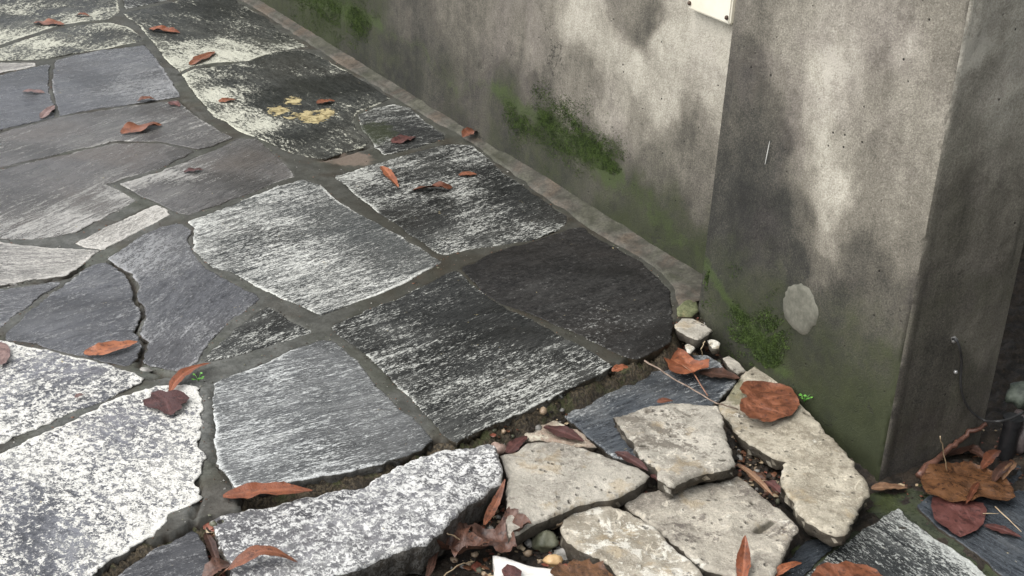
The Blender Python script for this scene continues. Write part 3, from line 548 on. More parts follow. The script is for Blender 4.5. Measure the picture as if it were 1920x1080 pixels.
thing_stone([(1268,575),(1285,560),(1308,562),(1312,580),(1295,590),(1272,590)], .006, limestone('mossy_chip', (.10, .12, .05), (.22, .23, .12), (.06, .07, .03)), 'mossy green stone chip at the end of the cement strip', thick=.015, rim=.004, relief=.002, jag=.002, grid=.01)
thing_stone([(975,806),(1000,788),(1030,778),(1060,792),(1090,812),(1118,838),(1085,836),(1040,829),(990,826)], -.034, limestone('cream_limestone', (.48, .42, .33), (.66, .58, .46), (.25, .14, .10)), 'cream stone fragment with red brown leaf scraps behind the triangular stone', thick=.02, rim=.004, relief=.003, jag=.004, grid=.01)
# pebbles one can count
def blob(name, c, r, mat, parent=None, sub=3, sq=(1, 1, .7), seed=0., amp=.18, rot=0.):
    import bmesh
    bm = bmesh.new(); bmesh.ops.create_icosphere(bm, subdivisions=sub, radius=1)
    for v in bm.verts:
        k = 1+fbm(v.co.x*1.3+seed, v.co.y*1.3, v.co.z*1.3, 3)*amp*2; v.co = Vector((v.co.x*k*sq[0], v.co.y*k*sq[1], v.co.z*k*sq[2]))*r
    bmesh.ops.rotate(bm, verts=bm.verts, matrix=Matrix.Rotation(rot, 3, 'Z'))
    me = bpy.data.meshes.new(name); bm.to_mesh(me); bm.free(); me.polygons.foreach_set('use_smooth', [True]*len(me.polygons))
    return link(name, me, parent, mat, Vector(c))
pm = {'tan': simple('tan_pebble', (.22, .16, .10), (.42, .32, .22), 40, .45), 'olive': simple('olive_pebble', (.07, .075, .045), (.16, .16, .11), 50, .5), 'grey': simple('grey_pebble', (.15, .145, .13), (.33, .32, .29), 50, .5),
      'pink': simple('pink_pebble', (.22, .15, .12), (.38, .28, .23), 50, .45), 'orange': simple('orange_pebble', (.38, .24, .11), (.6, .42, .22), 30, .4)}
for px, py, w, z, m, sq, lab in [(935,842,34,-.03,'pink',(1, .7, .7),'round brownish pebble behind the end of the granite block'), (1023,1014,48,-.055,'olive',(1, 1.1, .8),'olive pebble, larger and darker one below the triangular stone'),
    (1037,981,34,-.045,'tan',(1, .7, .7),'tan pebble tucked under the tip of the triangular stone'), (1036,1052,34,-.06,'orange',(1, .8, .7),'orange pebble at the bottom beside the white stone'),
    (991,1018,20,-.06,'grey',(.7, 1.2, .7),'small upright grey pebble left of the olive one'), (1078,1040,60,-.068,'grey',(1.5, .6, .5),'long dark grey pebble under the white crusted stone'),
    (880,992,26,-.06,'grey',(1, .8, .8),'grey pebble in the shade under the granite block'), (890,1040,14,-.062,'tan',(1, .8, .7),'pale chip between the two crumpled maple leaves'),
    (275,694,24,-.004,'grey',(1, .6, .35),'flat grey pebble wedged in the joint by the white slab')]:
    c = G(px, py, z); r = w/2/F*np.linalg.norm(c-CAM)
    tag(blob('pebble', c, r, pm[m], sq=sq, seed=px*.1, rot=random.uniform(-.4, .4)), lab, 'pebble', 'pebbles in the gap')
# gravel and crumbs nobody could count
def scatter(name, n, regions, rr, mats, zoff=.0, label=None, cat=None, flat=False):
    base = []
    import bmesh
    for k in range(4):
        bm = bmesh.new(); bmesh.ops.create_icosphere(bm, subdivisions=1, radius=1)
        V = np.array([v.co[:] for v in bm.verts]); V *= (1+rng.uniform(-.25, .25, (len(V), 1))); base.append((V, [[v.index for v in f.verts] for f in bm.faces])); bm.free()
    VV = []; FF = []; MI = []; nv = 0
    PP = []
    for poly in regions:
        c_ = rng.uniform(poly.min(0), poly.max(0), (n*3//len(regions)+50, 2)); PP.append(c_[inside(c_, poly)][:n//len(regions)])
    PP = np.concatenate(PP); ZB = bed_z(PP); ZZ = np.maximum(np.maximum(soil_z(PP), np.where(inside(PP, lowW), low_z(PP), -9)), ZB)
    for p, zb_, z in zip(PP, ZB, ZZ):
        if zb_ > -.03: continue
        V, Fc = base[random.randrange(4)]; r = rr[0]*(rr[1]/rr[0])**(random.random()**1.8)
        sc = np.array([random.uniform(.6, 1.3), random.uniform(.6, 1.3), .22 if flat else random.uniform(.5, .9)])*r
        a = random.uniform(0, 6.3); Rz = np.array([[math.cos(a), -math.sin(a), 0], [math.sin(a), math.cos(a), 0], [0, 0, 1]])
        b_ = random.uniform(-.5, .5); Rx = np.array([[1, 0, 0], [0, math.cos(b_), -math.sin(b_)], [0, math.sin(b_), math.cos(b_)]])
        VV.append((V*sc)@Rx.T@Rz.T+np.array([p[0], p[1], z+r*.3+zoff])); FF += [[i+nv for i in f] for f in Fc]; MI += [random.randrange(len(mats))]*len(Fc); nv += len(V)
    VV = np.concatenate(VV); me = bpy.data.meshes.new(name); me.from_pydata(VV.tolist(), [], FF)
    for m in mats: me.materials.append(m)
    me.polygons.foreach_set('material_index', MI); me.polygons.foreach_set('use_smooth', [not flat]*len(FF)); me.update()
    o = link(name, me); return tag(o, label, cat, kind='stuff')
REG = [Gp(p, -.045) for p in ([(830,1080),(860,985),(945,900),(960,1010),(1055,960),(1060,1020),(1140,1060),(1150,1085)], [(1370,790),(1440,850),(1475,870),(1465,930),(1500,985),(1440,930),(1385,880)],
       [(1245,640),(1300,585),(1400,690),(1350,690)], [(378,975),(400,975),(440,1085),(395,1085)], [(900,840),(1040,765),(1110,830),(1140,860),(1240,900),(1190,940),(940,850)], [(440,930),(830,845),(690,905),(440,955)])]
scatter('gravel', 1500, REG, (.0013, .0085), [pm['grey'], pm['tan'], pm['olive'], M_soil, M_soil, M_soil, M_soil], 0, 'small grey and tan gravel in the earth gap between the stones', 'gravel')
M_dead = simple('dead_leaf_brown', (.05, .022, .012), (.16, .07, .035), 60, .45); M_red = simple('red_brown_scrap', (.10, .028, .018), (.26, .09, .055), 60, .4); M_straw = simple('straw', (.30, .22, .13), (.5, .4, .26), 60, .5)
scatter('leaf_crumbs', 1100, REG+[Gp([(1650,915),(1730,870),(1850,800),(1920,800),(1920,900),(1850,900),(1740,930)], -.08)], (.002, .009), [M_dead, M_red, M_dead, M_soil, M_straw], .002, 'dark crumbs of rotting leaves in the gaps between the stones', 'leaf litter', True)
slabW = [Gp(px, 0) for _, px, _ in SL]
def joint_grit(n):
    VV = []; FF = []; MI = []; nv = 0; cnt = 0
    base_ = [np.array([(0, 0, 1), (1, 0, 0), (0, 1, 0), (-1, 0, 0), (0, -1, 0), (0, 0, -1)], float), [(0, 1, 2), (0, 2, 3), (0, 3, 4), (0, 4, 1), (5, 2, 1), (5, 3, 2), (5, 4, 3), (5, 1, 4)]]
    px_ = np.column_stack([rng.uniform(-60, 1330, n*14), rng.uniform(-20, 1080, n*14)]); P = np.array([G(x, y, 0)[:2] for x, y in px_])
    ok = inside(P, bedW); 
    for w in slabW: ok &= ~inside(P, w)
    P = P[ok]; dd = np.full(len(P), 1e9)
    for w in slabW: dd = np.minimum(dd, dist_poly(P, w))
    keep = (rng.random(len(P)) < np.exp(-dd/.006)*.9+.1) & (dd < .06); P = P[keep][:n]; z = bed_z(P)
    for p, zz in zip(P, z):
        r = .0007*(3.6**(random.random()**1.6)); sc = np.array([random.uniform(.6, 1.5), random.uniform(.6, 1.5), random.uniform(.4, .8)])*r
        a = random.uniform(0, 6.3); Rz = np.array([[math.cos(a), -math.sin(a), 0], [math.sin(a), math.cos(a), 0], [0, 0, 1]])
        VV.append((base_[0]*(1+rng.uniform(-.3, .3, (6, 1)))*sc)@Rz.T+np.array([p[0], p[1], zz+r*.2])); FF += [[i+nv for i in f] for f in base_[1]]; MI += [random.choice((0, 0, 1, 2, 2, 3))]*8; nv += 6
    me = bpy.data.meshes.new('joint_grit'); me.from_pydata(np.concatenate(VV).tolist(), [], FF)
    for m in (M_soil, pm['grey'], M_dead, pm['olive']): me.materials.append(m)
    me.polygons.foreach_set('material_index', MI); me.update(); tag(link('joint_grit', me), 'fine dark grit and crumbs lying in the joints of the paving', 'grit', kind='stuff')
joint_grit(2600)

# ================================================================ WALL, PILLAR
M_wall = wall_mat('stained_render')
FILM = []
def panel(name, parent, s0, s1, z0, z1, f, step, cp_px, conv, flip, ztop=None, wob=.0025, seed=0):
    """rendered face: dense grid z0..z1, sparse above to ztop; f(s,z,off)->world; cp: (x,y,tone,green)"""
    ss = np.linspace(s0, s1, max(2, int((s1-s0)/step))+1); zz = list(np.linspace(z0, z1, int((z1-z0)/step)+1))
    if ztop: zz += list(np.linspace(z1, ztop, 6)[1:])
    zz = np.array(zz); q = np.array([conv(a[0], a[1]) for a in cp_px])
    gs, gz = np.meshgrid(ss, zz); P = np.stack([gs.ravel(), gz.ravel()], 1)
    Pd = P+np.column_stack([vnoise(P, 14, 51, .05)+vnoise(P, 45, 52, .022)+vnoise(P, 120, 55, .008), vnoise(P, 9, 53, .07)+vnoise(P, 38, 54, .022)+vnoise(P, 120, 56, .008)])
    tone = idw(Pd, q, [a[2] for a in cp_px], 4.2, .018); gr = idw(Pd, q, [a[3] if len(a) > 3 else 0 for a in cp_px], 3.2, .03)
    film = np.zeros(len(P))
    for pl in FILM:
        w = np.array([conv(x, y) for x, y, _ in pl]); film = np.maximum(film, (pl[1][2] or 1)*np.clip(1.15-(dist_poly(Pd, w, False)/pl[0][2]), 0, 1))
    V = [f(s, z, fbm(s*4, z*4, seed, 3)*wob*1.6+fbm(s*17, z*17, seed+2, 3)*wob*.6) for s, z in P]
    n_ = len(ss); Fs = []
    for i in range(len(zz)-1):
        for j in range(n_-1):
            a = i*n_+j; q4 = (a, a+1, a+n_+1, a+n_); Fs.append(q4[::-1] if flip else q4)
    return mesh(name, V, Fs, M_wall, parent, True, {'tone': tone, 'green': gr, 'film': film}, center=False)
WC = [(a[0], a[1], a[2]-(.07 if a[0] < 1010 else 0), a[3]) for a in [(540,5,.3,.6),(600,10,.3,.9),(650,30,.3,.9),(700,20,.34,.5),(560,50,.28,.5),(700,100,.3,.35),(760,40,.42,0),(760,140,.3,.25),(850,20,.5,0),(900,60,.55,0),(840,150,.34,.3),(900,120,.45,.05),(950,60,.58,0),(1000,20,.62,0),(1000,100,.6,0),
      (1100,60,.8,0),(1100,20,.82,0),(1180,30,.5,0),(1215,60,.38,0),(1250,80,.82,0),(1330,60,.9,0),(1340,120,.85,0),(1200,130,.85,0),(1140,110,.8,0),(1090,140,.5,0),(1000,150,.42,.1),(1060,180,.55,0),(1150,200,.7,0),(1250,200,.76,0),(1330,190,.8,0),
      (1285,255,.4,.1),(1310,240,.5,0),(1200,260,.62,0),(1150,290,.4,.6),(1100,260,.38,.5),(1230,330,.42,.25),(1300,340,.48,0),(1310,300,.5,0),(1280,400,.32,.55),(1200,380,.28,.5),(1250,440,.22,.6),(1310,480,.2,.6),(1100,350,.3,.35),
      (1040,310,.24,.3),(1240,465,.12,.5),(1150,415,.14,.5),(1050,345,.16,.4),(950,275,.2,.3),(860,220,.22,.3),(760,162,.22,.25),(680,112,.2,.3),(1300,505,.12,.5),(960,250,.3,.3),(900,215,.35,.25),(950,180,.36,.5),(880,160,.36,.2),(820,180,.33,.2),(650,80,.27,.3),(1020,230,.36,.7),(1180,440,.2,.45)]]
garden_wall = empty('garden_wall', WP(1.0, 0, 0), 'weathered grey rendered wall with green algae and moss near its foot', 'wall')
def fw(s, z, o): return WP(s, o, z)-np.array(garden_wall.location)
def conv_w(x, y): return on_wall(x, y, 0)
FILM = [[(520, -60, .055), (600, 0, 0), (660, 30, 0), (710, 55, 0)], [(700, 50, .045), (780, 100, .5), (860, 150, 0), (950, 190, 0)], [(1150, 320, .05), (1230, 400, .55), (1310, 470, 0)], [(930, 175, .040), (1000, 212, 0), (1060, 250, 0), (1110, 280, 0), (1170, 325, 0)]]
panel('rendered_face', garden_wall, -1.2, 2.42, -.05, .9, fw, .009, WC, conv_w, False, ztop=1.7, seed=1)
def bx(name, lo_, hi_, mat, parent, frame='w'):
    """box in wall coordinates s,n,z"""
    V = [WP(s, n, z)-(np.array(parent.location) if parent else 0) for z in (lo_[2], hi_[2]) for n in (lo_[1], hi_[1]) for s in (lo_[0], hi_[0])]
    Fs = [(0, 1, 3, 2), (4, 6, 7, 5), (0, 4, 5, 1), (2, 3, 7, 6), (0, 2, 6, 4), (1, 5, 7, 3)]
    V = np.array(V); o = mesh(name, V, Fs, mat, parent, False, center=False); return o
M_conc = simple('rough_concrete', (.12, .115, .10), (.26, .25, .22), 12, .8)
bx('core', (-1.2, -.20, -.1), (2.42, -.006, 1.69), M_conc, garden_wall)
bx('coping', (-1.25, -.23, 1.702), (2.36, .03, 1.76), M_conc, garden_wall)
PO = .0945; S0, S1 = 2.367, 2.886; DEP = .24
PC = [(1360,60,.38),(1380,20,.5),(1420,60,.48),(1480,40,.6),(1560,30,.72),(1640,30,.62),(1700,20,.55),(1780,20,.5),(1800,40,.55),(1400,130,.36),(1460,120,.46),(1500,110,.6),(1530,130,.78),(1560,130,.95),(1590,110,.75),(1650,100,.58),(1712,70,.78),(1730,100,.6),(1770,120,.5),
      (1380,200,.32),(1440,180,.34),(1490,170,.55),(1510,180,.75),(1545,200,.85),(1560,250,.88),(1600,220,.62),(1680,200,.58),(1740,200,.62),(1360,300,.24),(1420,290,.2),(1455,280,.24),(1440,210,.30),(1480,300,.45),(1515,290,.6),(1535,300,.82),(1570,310,.84),(1600,300,.6),(1640,280,.5),(1700,250,.58),(1735,290,.6),
      (1350,400,.18),(1420,380,.1),(1465,390,.14),(1495,400,.4),(1550,380,.75),(1545,420,.55),(1600,380,.55),(1660,360,.48),(1715,360,.55),(1370,480,.18,.35),(1440,460,.14,.15),(1490,470,.22,.1),(1530,470,.4,0),(1620,470,.4,0),(1690,460,.45,0),(1400,560,.2,.6),(1470,560,.22,.4),
      (1560,560,.28,.3),(1640,560,.34,.2),(1690,560,.36,.15),(1460,640,.18,.6),(1560,660,.2,.5),(1650,650,.26,.4),(1520,740,.14,.6),(1600,740,.16,.6),(1680,700,.22,.7),(1620,830,.12,.8),(1650,860,.14,.9)]  # dark foot tones: real dirt and damp, with some shade painted in
for i, q in enumerate(PC):
    PC[i] = (q[0], q[1], .44+(q[2]+(.09 if q[2] > .42 else 0)-.44)*(.82 if q[1] < 420 else 1), q[3] if len(q) > 3 else 0)
pillar = empty('gate_pillar', WP((S0+S1)/2, 0, -.1), 'square rendered pillar with a pale vertical streak and dark mossy foot', 'pillar')
def chip(z): return min(.0042, max(0, fbm(3.3, z*16, 2, 4)-.02)*.010+max(0, fbm(7.3, z*60, 5, 3))*.004+.001)
def fp(s, z, o):
    if s > S1-.001: return WP(S1-chip(z), PO-chip(z), z)-np.array(pillar.location)
    return WP(s, PO+o*(1 if S0+.02 < s < S1-.02 else .0), z)-np.array(pillar.location)
FILM = [[(1322, 505, .030), (1360, 545, 0), (1395, 600, 0), (1430, 650, 0), (1460, 700, 0)]]
panel('front_face', pillar, S0, S1, -.13, .95, fp, .006, PC, lambda x, y: on_wall(x, y, PO), False, ztop=1.8, seed=5)
RC = [(a[0], a[1], a[2]*1.8+.20, a[3]) for a in [(1850,20,.36,.1),(1840,150,.30,.1),(1880,200,.34,0),(1810,250,.28,.2),(1860,300,.28,.2),(1790,400,.2,.3),(1850,450,.2,.1),(1760,560,.16,.3),(1850,560,.18,.3),(1840,620,.2,.2),(1720,700,.1,.1),(1800,700,.1,.2),(1700,850,.08,.2),(1830,80,.42,0),(1900,80,.34,.1)]]
def fs_(n, z, o):
    if n > PO-.001: return WP(S1-chip(z), PO-chip(z), z)-np.array(pillar.location)
    return WP(S1+o*(1 if PO-DEP+.02 < n < PO-.02 else 0), n, z)-np.array(pillar.location)
FILM = []
panel('side_face', pillar, PO-DEP, PO, -.13, .95, fs_, .006, RC, lambda x, y: on_side(x, y, S1), True, ztop=1.8, seed=9)
bx('core', (S0, PO-DEP, -.14), (S1-.012, PO-.012, 1.79), M_conc, pillar)
bx('pillar_cap', (S0-.03, PO-DEP-.03, 1.802), (S1+.03, PO+.03, 1.87), M_conc, pillar)
# rounded worn arris between the two faces: chips of render
# round cement plug
c = on_wall(1500, 578, PO+.002); V = []; Fs = []; rgs = (0, .35, .7, .92, 1.0); rS, rZ = .0265, .0365; kk = 40
e1 = on_wall(1535, 578, PO)[0]-c[0]; e2 = c[1]-on_wall(1500, 625, PO)[1]
for ri, r in enumerate(rgs):
    for j in range(kk):
        a = 2*math.pi*j/kk; q = 1+fbm(math.cos(a)*2, math.sin(a)*2, 3, 4)*.16+fbm(math.cos(a)*9, math.sin(a)*9, 6, 2)*.05
        V.append(WP(c[0]+math.cos(a)*r*e1*q*1.1, PO+.0035-(.005 if ri == 4 else 0)+fbm(r*3*math.cos(a), r*3*math.sin(a), 8, 3)*.001, c[1]+math.sin(a)*r*e2*q)-np.array(pillar.location))
for ri in range(4):
    for j in range(kk): Fs.append((ri*kk+j, (ri+1)*kk+j, (ri+1)*kk+(j+1) % kk, ri*kk+(j+1) % kk))
mesh('round_cement_plug', V, Fs, simple('plug_cement', (.085, .085, .066), (.16, .156, .125), 35, .8, .6, .002), pillar, True, center=False)
V = []; cc = on_wall(1441, 285, PO)
for i in range(9):
    t = i/8; w = .0007*math.sin(math.pi*min(1, t*.9+.08))+.0003; V += [WP(cc[0]-w+.004*t, PO+.0045, cc[1]+(.5-t)*-.045+.0), WP(cc[0]+w+.004*t, PO+.0045, cc[1]+(.5-t)*-.045)]
V = np.array(V)-np.array(pillar.location); mesh('paint_drip', V, [(2*i, 2*i+1, 2*i+3, 2*i+2) for i in range(8)], simple('white_paint', (.4, .4, .38), (.6, .6, .56)), pillar, True, center=False)
# enamel plate on the wall
p0 = on_wall(1289, 16, .02); p1 = on_wall(1367, 47, .02)
zb = (p0[1]+p1[1])/2; plate_e = empty('metal_plate', WP((p0[0]+p1[0])/2, .01, zb), 'cream metal plate with two bolts fixed to the wall beside the pillar', 'plate')
M_plate = simple('cream_enamel', (.66, .62, .50), (.74, .71, .60), 6, .35, .15); M_bolt = simple('rusty_bolt', (.03, .022, .016), (.09, .06, .04), 80, .5, metal=.4)
import bmesh
bm = bmesh.new(); bmesh.ops.create_cube(bm, size=1)
for v in bm.verts: v.co = Vector((v.co.x*(p1[0]-p0[0]), v.co.y*.012, v.co.z*.20))
bmesh.ops.bevel(bm, geom=list(bm.edges), offset=.003, segments=3, affect='EDGES')
me = bpy.data.meshes.new('panel'); bm.to_mesh(me); bm.free()
pl = link('panel', me, None, M_plate); pl.parent = plate_e; pl.location = Vector(WP((p0[0]+p1[0])/2, .014, zb+.10))-plate_e.location
pl.rotation_euler = (0, 0, math.atan2(U[1], U[0]))
for sx in (p0[0]+.006, p1[0]-.008):
    b = blob('bolt', WP(sx, .021, zb+.012), .0045, M_bolt, plate_e, 2, (1, 1, 1), 1., .03)
# cable out of the pillar side
M_cab = simple('grey_cable', (.025, .025, .025), (.05, .05, .05), 60, .5); M_lead = simple('dull_metal', (.35, .35, .34), (.6, .6, .58), 60, .3, metal=.6)
ce = empty('cable', WP(S1, .0, .05), 'thin grey cable looping down from a hole in the dark side of the pillar', 'cable')
cp = [(1786,636,.004),(1793,638,.012),(1800,655,.016),(1803,680,.010),(1801,715,.008),(1806,745,.010),(1820,770,.012),(1845,788,.02)]
pts = []
for x, y, o in cp:
    q = on_side(x, y, S1+o); pts.append(WP(S1+o, q[0], q[1]))
pts += [G(1870, 790, .0), G(1895, 785, .0), G(1925, 770, .0)]
sp = []
for i in range(len(pts)-1):
    a = pts[max(i-1, 0)]; b = pts[i]; c2 = pts[i+1]; d2 = pts[min(i+2, len(pts)-1)]
    for k in range(5):
        t = k/5; sp.append(.5*((2*b)+(-a+c2)*t+(2*a-5*b+4*c2-d2)*t*t+(-a+3*b-3*c2+d2)*t**3))
tube('cord', sp, .0022, M_cab, ce, 8)
q = on_side(1791, 697, S1+.004); blob('clip', WP(S1+.005, q[0], q[1]), .0038, M_lead, ce, 2, (1, 1, 1), 2., .05)
q = on_side(1789, 637, S1+.004); blob('gland', WP(S1+.004, q[0], q[1]), .006, M_lead, ce, 2, (1, 1, 1), 3., .2)
pe = empty('drain_pipe', G(1888, 838, -.07), 'black upright pipe end in the dark gap behind the pillar at the right edge', 'pipe')
M_pipe = simple('black_plastic', (.008, .008, .009), (.02, .02, .021), 30, .4)
b_ = G(1888, 838, -.07)
tube('pipe_body', [b_-[0, 0, .05], b_+[0, 0, .045]], .0155, M_pipe, pe, 28); tube('collar', [b_+[0, 0, .046], b_+[0, 0, .060]], .0175, M_pipe, pe, 28)
for o_ in pe.children: o_.data.polygons.foreach_set('use_smooth', [False]*len(o_.data.polygons))
# dark ground behind the pillar
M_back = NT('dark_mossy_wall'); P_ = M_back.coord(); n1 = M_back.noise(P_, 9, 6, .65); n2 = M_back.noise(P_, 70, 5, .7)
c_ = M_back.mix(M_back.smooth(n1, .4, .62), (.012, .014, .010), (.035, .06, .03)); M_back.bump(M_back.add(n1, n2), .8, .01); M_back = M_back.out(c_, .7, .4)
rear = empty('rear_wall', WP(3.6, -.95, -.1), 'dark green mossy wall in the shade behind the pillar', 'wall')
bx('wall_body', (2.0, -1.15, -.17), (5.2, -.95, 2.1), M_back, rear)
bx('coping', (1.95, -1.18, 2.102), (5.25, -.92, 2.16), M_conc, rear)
shade_w = empty('added_shade_wall', WP(4.95, 0, -.1), 'added unseen wall past the right edge that keeps the pillar side dark', 'wall')  # added out of view to keep light off the pillar's right face
bx('wall_body', (4.85, -.95, -.17), (5.05, 1.0, 1.3), M_back, shade_w)
bx('coping', (4.82, -.917, 1.302), (5.08, 1.03, 1.36), M_conc, shade_w)
# ================================================================ MOSS
M_moss = NT('bright_moss'); P_ = M_moss.coord(offs=False); n1 = M_moss.noise(P_, 60, 4, .6); n2 = M_moss.noise(P_, 400, 2, .6)
M_moss = M_moss.out(M_moss.mix(M_moss.smooth(M_moss.add(M_moss.mul(n1, .6), M_moss.mul(n2, .4)), .35, .65), (.018, .030, .008), (.070, .110, .024)), .75, .3)
def moss(pxs, off, label, n, wpx, size=(.0007, .0016), conv=on_wall, s_side=None):
    V = []; Fs = []
    pl = np.array(pxs, float)
    seg = np.diff(pl[:, :2], axis=0); L = np.hypot(seg[:, 0], seg[:, 1]); cum = np.r_[0, np.cumsum(L)]
    cnt = 0; tries = 0
    while cnt < n and tries < n*12:
        tries += 1
        d = random.random()*cum[-1]; i = min(np.searchsorted(cum, d, 'right')-1, len(L)-1); f = (d-cum[i])/L[i]
        x, y = pl[i, :2]+seg[i]*f; w = pl[i, 2]+(pl[i+1, 2]-pl[i, 2])*f
        nn = np.array([-seg[i][1], seg[i][0]])/L[i]; g = random.gauss(0, .8)
        x += nn[0]*g*w; y += nn[1]*g*w
        q = conv(x, y, off); dens = fbm(q[0]*9, q[1]*26, 3, 5)*.7+.26-abs(g)*.38-.7*(2*d/cum[-1]-1)**6
        if dens < random.uniform(-.6, .9): continue
        cnt += 1; r = random.uniform(*size)*(1+max(0, dens)*.7); base = WP(q[0], off-.001, q[1]); dirn = N*random.uniform(.5, 1.1)+U*random.uniform(-.6, .6)+np.array([0, 0, random.uniform(-.2, .8)])
        for k in range(3):
            a = random.uniform(0, 6.28); t1 = U*math.cos(a)+np.array([0, 0, 1])*math.sin(a); k0 = len(V)
            tip = base+(dirn+t1*.7)*r*1.15; t2 = np.cross(t1, N)
            V += [base-t2*r*.45, base+t2*r*.45, tip+t2*r*.2, tip-t2*r*.2]; Fs.append((k0, k0+1, k0+2, k0+3))
    return tag(mesh('moss', V, Fs, M_moss, None, False), label, 'moss', kind='stuff')
moss([(545, -25, 30), (600, 8, 55), (650, 35, 45), (700, 60, 25)], .001, 'bright green moss on the wall at the top of the photo', 16000, 0)
moss([(940, 180, 22), (1000, 215, 45), (1060, 250, 45), (1110, 280, 32), (1165, 320, 18)], .001, 'bright green band of moss along the middle of the wall', 22000, 0)
moss([(1325, 512, 20), (1360, 545, 30), (1385, 590, 45), (1425, 640, 28), (1450, 690, 22)], PO+.001, 'thick green moss on the lower left edge of the pillar', 20000, 0, (.0008, .0022))
# ================================================================ LEAVES
LM = {'orange': leaf_mat('orange_leaf', (.20, .060, .024), (.32, .115, .050), (.085, .030, .016), rough=.5, wet=.3),
      'brown': leaf_mat('brown_leaf', (.050, .023, .015), (.105, .048, .030), (.025, .012, .009), rough=.5, wet=.3),
      'red': leaf_mat('wine_leaf', (.060, .021, .018), (.115, .043, .036), (.030, .013, .012), rough=.5, wet=.3),
      'pink': leaf_mat('faded_pink_leaf', (.15, .09, .08), (.23, .15, .13), (.09, .05, .045), rough=.55, wet=.2),
      'rust': leaf_mat('rust_leaf', (.115, .038, .018), (.20, .072, .034), (.050, .019, .011), rough=.5, wet=.4),
      'tan': leaf_mat('tan_leaf', (.20, .11, .06), (.34, .21, .12), (.11, .055, .03), rough=.55, wet=.2),
      'wetbrown': leaf_mat('soaked_brown_leaf', (.075, .036, .018), (.14, .066, .030), (.032, .015, .010), rough=.25, wet=.9)}
M_stem = simple('leaf_stem', (.16, .07, .04), (.34, .18, .11), 60, .5)
GL = 'fallen leaves on the wet paving'
def vec_px(x, y, z): return G(x, y, z)
def long_leaf(p0, p1, w, col, label, z=.002, bend=0.0, lift=.004, fold=.35, tipl=0.0, twist=0.0, stem=None, crisp=0.3, prof=.8, wmin=None):
    fold *= .42; lift *= .55
    A = vec_px(*p0, z); B = vec_px(*p1, z); d = B-A; L = np.linalg.norm(d); mid = ((p0[0]+p1[0])/2, (p0[1]+p1[1])/2)
    dp = np.array([p1[0]-p0[0], p1[1]-p0[1]], float); dp /= np.linalg.norm(dp); pp = np.array([-dp[1], dp[0]])
    hw = vec_px(mid[0]+pp[0]*w/2, mid[1]+pp[1]*w/2, z)-vec_px(*mid, z)
    dn = d/L; side = np.array([-dn[1], dn[0], 0]); hwm = max(abs(hw@side), .002)
    hwm = min(hwm, L*.26) if wmin is None else hwm
    nu, nv = 22, 7; V = []; vein = []
    sdn = random.random()*50
    for i in range(nu+1):
        t = i/nu; wv = (math.sin(math.pi*min(.995, t*.985+.012)**prof))**.75*hwm+.0004
        ang = twist*(t-.5)+fbm(t*3, sdn, 1, 2)*crisp
        c0 = A+d*t+side*(math.sin(math.pi*t)*bend*L+fbm(t*2.2, sdn, 4, 2)*L*.02)
        h = lift*math.sin(math.pi*t)+tipl*t**2+.0006
        for j in range(nv):
            v = (j/(nv-1))*2-1
            lat = v*wv*(1+.22*fbm(t*9, (1 if v > 0 else -1)*2., sdn, 3)); up = abs(v)**1.4*wv*fold*(1+.8*fbm(t*4, v, sdn+2, 2))
            x = lat*math.cos(ang)-up*math.sin(ang); zz = lat*math.sin(ang)+up*math.cos(ang)
            V.append(c0+side*x+np.array([0, 0, max(-lift, 0)+h+max(zz, -h*.8)])); vein.append(1.0 if j == nv//2 else 0.0)
    Fs = [(i*nv+j, i*nv+j+1, (i+1)*nv+j+1, (i+1)*nv+j) for i in range(nu) for j in range(nv-1)]
    if stem is None: return tag(mesh('fallen_leaf', V, Fs, LM[col], None, True, {'vein': vein}), label, 'leaf', GL)
    e = empty('fallen_leaf', (A[0], A[1], z), label, 'leaf', GL)
    V = np.array(V)-np.array(e.location); mesh('blade', V, Fs, LM[col], e, True, {'vein': vein}, center=False)
    S2 = [A+np.array([0, 0, .002])]+[vec_px(a, b, c_) for a, b, c_ in stem]
    o = tube('stem', [p-np.array(e.location) for p in S2], .0011, M_stem, e); 
    o.location = Vector(o.location)+e.location
    return e
